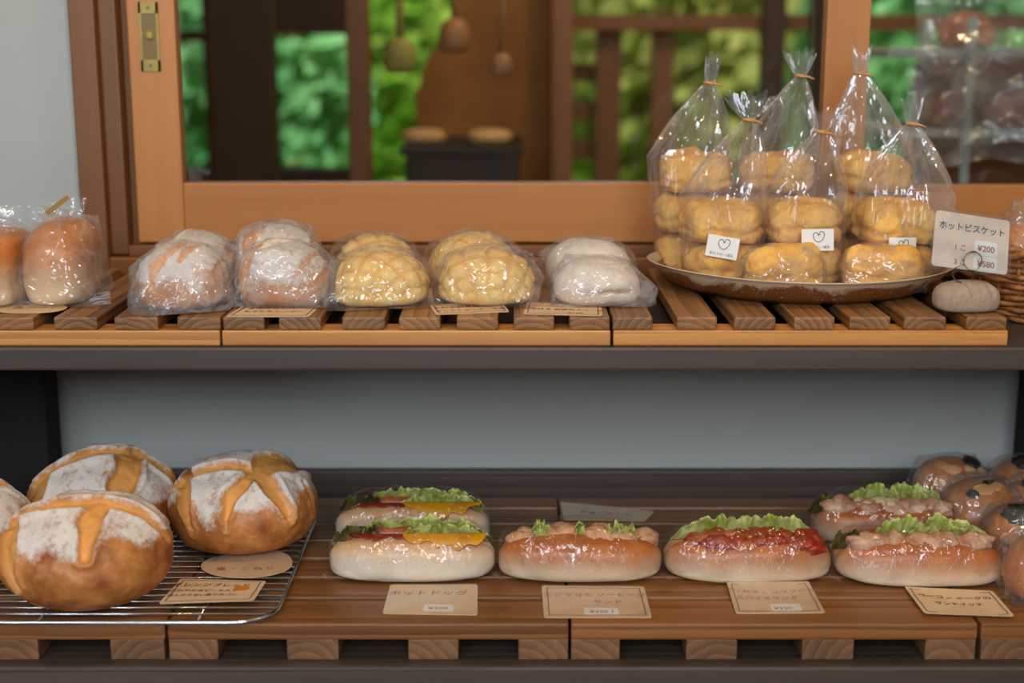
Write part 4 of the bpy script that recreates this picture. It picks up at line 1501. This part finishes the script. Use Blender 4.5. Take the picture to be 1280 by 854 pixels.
card('bordered cream card with an orange slice picture on the wire rack', ((198, 757), (317, 753), (333, 727), (226, 724)), RZ, [('オレンジブレッド', 0.42, 0.68, 0.0115, 'ink'), ('さわやかなピール入り', 0.38, 0.46, 0.0078, 'ink'), ('ほんのり甘い香りのパン', 0.40, 0.27, 0.0072, 'ink')], 'ink', True, 'cards on the wire rack', lambda u, v: 0.0015 * (1 - v), False, orange_extra)

# ================================================================== WIRE RACK AND ROUND LOAVES
RX0, RX1, RY0, RY1 = -0.80, -0.262, 1.436, 1.812
rk = thing('cooling_rack', 'chrome wire cooling rack under the round loaves', 'rack', ((RX0 + RX1) / 2, (RY0 + RY1) / 2, LZ))
l = rk.location
rc = 0.045
pts = []
for cx, cy, a0 in ((RX1 - rc, RY0 + rc, -90), (RX1 - rc, RY1 - rc, 0), (RX0 + rc, RY1 - rc, 90), (RX0 + rc, RY0 + rc, 180)):
    for k in range(9):
        an = math.radians(a0 + 90 * k / 8)
        pts.append(Vector((cx + rc * math.cos(an), cy + rc * math.sin(an), RZ - 0.0046)) - l)
V, Fc = tube(pts, 0.0026, 8, True)
mk('frame', V, Fc, M['chrome'], rk, smooth=True)
y = RY0 + 0.016
while y < RY1 - 0.008:
    ins = 0.0
    for yc, s_ in ((RY0 + rc, -1), (RY1 - rc, 1)):
        dd = (yc - y) if s_ < 0 else (y - yc)
        if dd > 0:
            ins = rc - math.sqrt(max(0, rc * rc - dd * dd))
    V, Fc = tube([Vector((RX0 + ins, y, RZ - 0.0014)) - l, Vector((RX1 - ins, y, RZ - 0.0014)) - l], 0.0014, 6)
    mk('wire', V, Fc, M['chrome'], rk, smooth=True)
    y += 0.0178
for x in (-0.70, -0.52, -0.345):
    V, Fc = tube([Vector((x, RY0 + .002, RZ - 0.0042)) - l, Vector((x, RY1 - .002, RZ - 0.0042)) - l], 0.0014, 6)
    mk('cross_bar', V, Fc, M['chrome'], rk, smooth=True)
for x in (-0.70, -0.345):
    for yy in (RY0 + 0.06, RY1 - 0.06):
        V, Fc = tube([Vector((x, yy - 0.008, RZ - 0.005)) - l, Vector((x, yy - 0.004, LZ + 0.0017)) - l, Vector((x, yy + 0.004, LZ + 0.0017)) - l, Vector((x, yy + 0.008, RZ - 0.005)) - l], 0.0015, 6)
        mk('foot', V, Fc, M['chrome'], rk, smooth=True)

S_R = [((-1.0, -0.12), (0.25, -0.2), 0.085), ((0.2, -0.2), (0.55, 0.45), 0.20), ((0.15, -0.25), (0.62, -0.62), 0.10), ((0.12, -0.2), (-0.06, -0.78), 0.075), ((-0.52, 0.35), (-0.5, -0.85), 0.075), ((0.62, -0.1), (0.95, -0.3), 0.05), ((-0.06, -0.75), (-0.06, -0.95), 0.03)]
boule('round floured loaf with star-like cuts at the right end of the rack', at_px(305, 1.685, RZ + .06)[:2] + (RZ,), 0.0915, 0.088, 0.112, 0.0, S_R, 3, (0.06, 0), flour=(0.08, 0.55))
S_F = [((-0.75, -0.05), (0.75, -0.05), 0.10), ((0.12, -0.1), (0.14, -0.66), 0.10), ((-0.55, 0.0), (-0.62, -0.82), 0.12), ((-0.3, 0.5), (0.6, 0.4), 0.12)]
boule('largest round floured loaf at the front left of the rack', at_px(106, 1.515, RZ + .06)[:2] + (RZ,), 0.0965, 0.086, 0.116, 0.05, S_F, 5, (0.10, 0.03), 0.006, flour=(0.18, 0.70))
S_B = [((-0.9, -0.3), (0.35, 0.05), 0.13), ((0.3, 0.1), (0.35, -0.75), 0.13), ((-0.75, -0.7), (-0.45, -0.25), 0.16), ((0.3, 0.1), (0.85, 0.05), 0.12), ((-0.1, 0.4), (0.3, 0.3), 0.12)]
boule('round floured loaf standing behind the front left round loaf', at_px(131, 1.697, RZ + .06)[:2] + (RZ,), 0.0915, 0.086, 0.116, 0.0, S_B, 8, (0.06, -0.03), 0.006, flour=(0.0, 0.5))
boule('round floured loaf cut off by the left picture edge', at_px(-57, 1.585, RZ + .06)[:2] + (RZ,), 0.088, 0.086, 0.114, 0.5, S_F, 11, (0.05, 0), 0.005)


# ================================================================== SANDWICHES
def roll_mesh(a, b, h, seed, crease=None):
    off = Vector((seed, seed * 0.3, 0))

    def fn(d, pos):
        g = (1 - sstep(0.12, 0.42, abs(d.y - 0.12))) * sstep(0.15, 0.5, d.z)
        dz = -0.020 * g
        c = 0.0
        if crease is not None:
            c = (1 - sstep(0.0, 0.02, abs(d.x - crease))) * sstep(0.1, 0.4, d.z) * sstep(0, .3, -d.y)
            dz -= 0.0015 * c
        return dz, {'cut': c * 0.8}
    return blob(a, b, h, 5, 2.9, 0.6, fn, seed, 0.0035, 9)


def leaf_sheet(L, z0, h, y0, lean, seed, frill=0.006, nx=90, nz=9, gaps=None, x0=0.0, round_=4):
    V, Fc = [], []
    for i in range(nx + 1):
        u = i / nx * 2 - 1
        hh = h * (1 - abs(u) ** round_) * (0.85 + 0.3 * noise.noise(Vector((u * 4, seed, 0)))) + 0.002
        if gaps:
            hh *= gaps(u)
        for j in range(nz + 1):
            v = j / nz
            fr = 0.75 * frill * v ** 1.5
            y = y0 + lean * v + fr * noise.noise(Vector((u * L * 70, v * 1.2, seed))) * 1.6 + 0.3 * fr * math.sin(u * L * 200 + seed)
            z = z0 + hh * v + fr * 0.9 * noise.noise(Vector((u * L * 110, v * 2, seed + 9)))
            V.append(Vector((x0 + u * L / 2 + fr * 0.4 * noise.noise(Vector((u * 30, v * 3, seed + 4))), y, z)))
    for i in range(nx):
        for j in range(nz):
            k = i * (nz + 1) + j
            Fc.append((k, k + nz + 1, k + nz + 2, k + 1))
    return V, Fc


def clump(n_, L, z0, zr, y0, yr, r0, r1, seed, squash=0.75, sub=3, rough=0.25):
    rng = random.Random(seed)
    ps = []
    D, F0 = ico(sub)
    for i in range(n_):
        c = Vector((rng.uniform(-L / 2, L / 2), y0 + rng.uniform(-yr, yr), z0 + rng.uniform(-zr, zr)))
        c.z -= 0.008 * (2 * c.x / L) ** 4
        r = rng.uniform(r0, r1)
        sx_, sy_ = rng.uniform(0.9, 1.5), rng.uniform(0.8, 1.1)
        ps.append(([c + Vector((d.x * r * sx_, d.y * r * sy_, d.z * r * squash)) * (1 + rough * noise.fractal(d * 2.2 + c * 90, 1.0, 2.0, 3)) for d in D], F0))
    return merge(*ps)


def drip_sheet(x0, x1, b, h, seed, z_lo, mat_name, parent, name, base=0.0):
    """sauce lying over the front lip of a roll with an irregular lower edge"""
    V, Fc = [], []
    nx, nv = 50, 10
    for i in range(nx + 1):
        u = i / nx
        x = x0 + (x1 - x0) * u
        edge = math.sin(PI * min(1, max(0, u))) ** 0.4
        ln = (0.35 + 0.65 * max(0, 0.5 + noise.noise(Vector((u * 5, seed, 0))))) * edge
        for j in range(nv + 1):
            v = j / nv
            an = 1.42 + 0.0 - v * z_lo * ln
            # follow an ellipse cross-section of the front lobe
            yy = -b * (0.30 + 0.70 * math.cos(an)) * 1.0
            zz = h * (0.42 + 0.60 * math.sin(an)) + 0.0015 + base
            V.append(Vector((x, yy, zz)))
    for i in range(nx):
        for j in range(nv):
            k = i * (nv + 1) + j
            Fc.append((k, k + nv + 1, k + nv + 2, k + 1))
    o = mk(name, V, Fc, M[mat_name], parent, smooth=True)
    s = o.modifiers.new('thickness', 'SOLIDIFY')
    s.thickness = 0.0015
    s.offset = 1
    return o


def thick(o, t=0.0006):
    s = o.modifiers.new('thickness', 'SOLIDIFY')
    s.thickness = t
    return o


def sandwich(label, kind, loc, rotz, a, seed, group='wrapped roll sandwiches', b=0.045, h=0.053):
    t = thing('roll_sandwich', label, 'sandwich', loc, rotz, group)
    V, Fc, A = roll_mesh(a, b, h, seed, 0.12 if kind == 'tuna' else None)
    mk('roll', V, Fc, M['hotdog_bun_pale' if kind == 'hotdog' else 'hotdog_bun'], t, smooth=True, attrs=A)
    L = 2 * a * 0.9
    if kind == 'hotdog':
        V, Fc = tube([(-L * 0.44, 0.004, 0.044), (-L * 0.2, 0.004, 0.047), (L * 0.2, 0.004, 0.047), (L * 0.44, 0.004, 0.043)], 0.011, 12)
        mk('sausage', V, Fc, M['sausage'], t, smooth=True)
        V, Fc = leaf_sheet(L * 0.92, 0.043, 0.029, 0.008, -0.014, seed, 0.009, x0=L * 0.06)
        o = thick(mk('lettuce', V, Fc, M['lettuce'], t, smooth=True))
        o['label'] = 'green lettuce leaf'
        V, Fc = leaf_sheet(L * 0.62, 0.040, 0.027, -0.004, -0.010, seed + 3, 0.008, x0=L * 0.20)
        thick(mk('lettuce', V, Fc, M['lettuce'], t, smooth=True))
        V, Fc = leaf_sheet(L * 0.34, 0.040, 0.023, -0.004, -0.008, seed + 5, 0.009, x0=-L * 0.36)
        o = thick(mk('lettuce', V, Fc, M['lettuce_dark'], t, smooth=True))
        o['label'] = 'brownish red lettuce leaf'
        drip_sheet(-L * 0.40, L * 0.10, b, h, seed + 1, 0.45, 'ketchup', t, 'ketchup', 0.0)
        drip_sheet(-L * 0.06, L * 0.5, b, h, seed + 2, 1.05, 'mustard', t, 'mustard', 0.0010)
    elif kind == 'tuna':
        V, Fc = clump(26, L * 0.92, 0.046, 0.004, -0.002, 0.012, 0.010, 0.016, seed, 0.8, 3)
        mk('tuna_filling', V, Fc, M['tuna'], t, smooth=True)
        for k, (fx, fl) in enumerate(((-0.27, 0.16), (-0.0, 0.10), (0.26, 0.30))):
            V, Fc = leaf_sheet(L * fl, 0.045, 0.023 if k < 2 else 0.019, -0.004, -0.004, seed + k, 0.012, 40, 8, None, L * fx, 3)
            V2, F2 = leaf_sheet(L * fl * 0.8, 0.045, 0.020 if k < 2 else 0.016, -0.012, -0.006, seed + k + 20, 0.012, 40, 8, None, L * fx, 3)
            thick(mk('lettuce', *merge((V, Fc), (V2, F2)), M['lettuce'], t, smooth=True))
    elif kind == 'chili':
        V, Fc = leaf_sheet(L * 1.02, 0.036, 0.036, 0.014, -0.006, seed, 0.008)
        thick(mk('lettuce', V, Fc, M['lettuce'], t, smooth=True))
        V, Fc = clump(80, L * 0.80, 0.047, 0.003, -0.013, 0.017, 0.008, 0.012, seed, 0.75, 3, 0.3)
        V = [Vector((q.x + L * 0.06, q.y, q.z)) for q in V]
        mk('chili_sauce', V, Fc, M['chili'], t, smooth=True)
        V, Fc = tube([(-L * 0.38, -0.014, 0.042), (-L * 0.25, -0.014, 0.047), (-L * 0.12, -0.014, 0.047), (-L * 0.05, -0.012, 0.042)], 0.011, 10)
        mk('sausage', V, Fc, M['sausage'], t, smooth=True)
        rng = random.Random(4)
        D, F0 = ico(1)
        ps = []
        for i in range(46):  # pale grains modelled mostly in place of glints on the cling wrap
            c = Vector((rng.uniform(-L * 0.3, L * 0.42), rng.uniform(-0.03, 0.0), 0))
            c.z = 0.0555 - 9 * (c.y + 0.010) ** 2 - 0.012 * (2 * c.x / L) ** 4
            ps.append(([c + Vector((d.x * 0.0019, d.y * 0.0012, d.z * 0.001)) for d in D], F0))
        o = mk('glint_specks', *merge(*ps), M['seed'], t, smooth=True)
        o['kind'] = 'stuff'
    elif kind == 'pork':
        V, Fc = leaf_sheet(L * 0.86, 0.040, 0.036, 0.010, -0.006, seed, 0.008, x0=L * 0.08, round_=3)
        thick(mk('lettuce', V, Fc, M['lettuce'], t, smooth=True))
        V, Fc = leaf_sheet(L * 0.56, 0.044, 0.028, 0.000, -0.014, seed + 6, 0.008, x0=L * 0.14, round_=3)
        thick(mk('lettuce', V, Fc, M['lettuce'], t, smooth=True))
        V, Fc = leaf_sheet(L * 0.24, 0.034, 0.028, -0.004, -0.010, seed + 8, 0.012, 40, 9, None, -L * 0.47, 3)
        o = thick(mk('lettuce', V, Fc, M['lettuce_dark'], t, smooth=True))
        o['label'] = 'dark red leaf lettuce'
        rng = random.Random(seed)
        for k in range(5):
            V, Fc = clump(3, 0.030, 0.048, 0.003, -0.015, 0.005, 0.013, 0.018, seed * 5 + k, 0.7, 3, 0.35)
            V = [Vector((q.x + L * (-0.34 + 0.17 * k), q.y, q.z)) for q in V]
            mk('pork_slice', V, Fc, M['pork'], t, smooth=True)
        if seed % 2:
            V, Fc = clump(14, L * 0.45, 0.053, 0.003, -0.014, 0.005, 0.006, 0.010, seed, 0.7, 3, 0.35)
            V = [Vector((q.x - L * 0.12, q.y, q.z)) for q in V]
            mk('cabbage', V, Fc, M['cabbage'], t, smooth=True)
    # cling wrap
    off = Vector((seed, 2, 1))

    def fn(d, pos):
        return 0.0013 * noise.noise(pos * Vector((1, 1, 1)).x * 60 + off) + 0.001 * noise.noise(Vector((pos.x * 160, pos.y * 60, pos.z * 50)) + off), {}
    V, Fc, _ = blob(a * 1.025, b * 1.05, h * 1.30, 5, 2.6, 0.55, fn, seed)
    # lie close to the roll sides, rise over the filling
    for q in V:
        k = sstep(0.045, 0.075, q.z)
        q.y *= 1 - 0.15 * k
    mk('cling_wrap', V, Fc, M['film_cling'], t, smooth=True)
    flap(t, ((-a * 0.98, -b * 0.3, 0.001), (-a * 0.9, -b * 0.95, 0.001), (-a * 1.0, -b * 1.05, 0.012), (-a * 1.10, -b * 0.6, 0.009)), M['film_cling'], seed, 10, 5, 0.003, 'wrap_end')
    return t


YSW = 1.602
sandwich('wrapped hot dog with mustard and lettuce, front one of two at the left', 'hotdog', at_px(516, YSW, LZ + .03)[:2] + (LZ,), 0.0, 0.0995, 1)
sandwich('wrapped hot dog with mustard and lettuce behind the front hot dog', 'hotdog', at_px(516, 1.718, LZ + .03)[:2] + (LZ,), 0.0, 0.0985, 4)
sandwich('wrapped sandwich of pinkish filling with frilly lettuce bits beside the hot dogs', 'tuna', at_px(725, YSW, LZ + .03)[:2] + (LZ,), -0.01, 0.098, 6)
sandwich('wrapped sandwich with bright red sauce between the pinkish and the pork ones', 'chili', at_px(934, YSW, LZ + .03)[:2] + (LZ,), 0.0, 0.1, 9)
sandwich('wrapped pork and lettuce sandwich at the front, rightmost of its row', 'pork', at_px(1146, YSW - 0.012, LZ + .03)[:2] + (LZ,), -0.04, 0.0995, 12)
sandwich('wrapped pork, cabbage and lettuce sandwich behind the front pork one', 'pork', at_px(1105, 1.718, LZ + .03)[:2] + (LZ,), -0.08, 0.093, 15)


# ================================================================== ALMOND BUNS
def almond_bun(label, x, Y, seed, flakes, prunes, rz=0.0, dims=(0.051, 0.048, 0.072), tails=(), z=LZ):
    t = thing('almond_bun', label, 'bread', (px_x(x, Y, LZ + .04), Y, z), 0, 'wrapped almond buns at the lower right')
    a, b, h = dims
    V, Fc, A = blob(a, b, h, 5, 2.3, 0.5, None, seed, 0.005, 16)
    mk('bun', V, Fc, M['almond_bun'], t, smooth=True)

    def on(az, el, lift=0.0):
        d = Vector((math.cos(el) * math.sin(az), -math.cos(el) * math.cos(az), math.sin(el)))
        r = (abs(d.x) ** 2.3 + abs(d.y) ** 2.3 + abs(d.z) ** 2.3) ** (-1 / 2.3)
        up = h / 1.5
        return Vector((d.x * r * a, d.y * r * b, d.z * r * up + up * 0.5)) + d * lift, d
    for (az, el, s) in flakes:
        c, d = on(az, el, 0.0015)
        q = d.to_track_quat('Z', 'Y').to_matrix()
        D, F0 = ico(2)
        mk('almond_flake', [c + q @ Vector((v.x * s, v.y * s * 0.72, v.z * 0.0014)) for v in D], F0, M['almond'], t, smooth=True)
    for (az, el, s) in prunes:
        c, d = on(az, el, 0.001)
        q = d.to_track_quat('Z', 'Y').to_matrix()
        D, F0 = ico(4)
        mk('dark_topping', [c + q @ (Vector((v.x * s, v.y * s * 0.7, v.z * s * 0.35)) * (1 + 0.22 * noise.fractal(v * 2.4 + c * 70, 1.0, 2.0, 3))) for v in D], F0, M['prune'], t, smooth=True)
    film_around(a, b, h, seed, M['film'], t, 80, 1.1, tails, 1.1, top=1.08)
    return t


R_ = math.radians
almond_bun('wrapped almond bun at the back, leftmost of the almond buns', 1189, 1.835, 61, [(R_(20), R_(35), .012), (R_(45), R_(20), .011), (R_(-15), R_(55), .012), (R_(-35), R_(30), .010), (R_(5), R_(15), .010), (R_(60), R_(45), .012), (R_(-50), R_(60), .011), (R_(-5), R_(38), .011), (R_(30), R_(55), .010)], [(R_(70), R_(62), .019)], tails=((-0.066, -0.02, 0.055), (-0.060, -0.03, 0.001), (-0.05, 0.0, 0.076), (0.03, 0.0, 0.08)))
almond_bun('wrapped almond bun just in front of the leftmost almond bun', 1224, 1.742, 62, [(R_(-10), R_(58), .014), (R_(35), R_(62), .013), (R_(10), R_(30), .010)], [(R_(-32), R_(48), .008), (R_(20), R_(72), .010)], tails=((0.05, -0.045, 0.001),))
almond_bun('wrapped almond bun with dark top at the back right corner', 1284, 1.84, 63, [(R_(-40), R_(25), .011), (R_(20), R_(20), .011)], [(R_(-10), R_(68), .024)])
almond_bun('wrapped almond bun with one broad black patch, third from the back', 1281, 1.640, 64, [(R_(20), R_(40), .014), (R_(-40), R_(20), .011), (R_(-5), R_(22), .011), (R_(45), R_(60), .012)], [(R_(-30), R_(58), .022)], tails=((-0.056, -0.03, 0.03),))
almond_bun('wrapped almond bun nearest the front at the right picture edge', 1312, 1.535, 65, [(R_(-20), R_(45), .012), (R_(20), R_(35), .012)], [(R_(30), R_(60), .018)], tails=((-0.058, -0.03, 0.002),))
almond_bun('wrapped almond bun with dark strip between the back and the broad black patch', 1300, 1.745, 66, [(R_(-20), R_(45), .016), (R_(15), R_(38), .014)], [(R_(-40), R_(66), .017)])
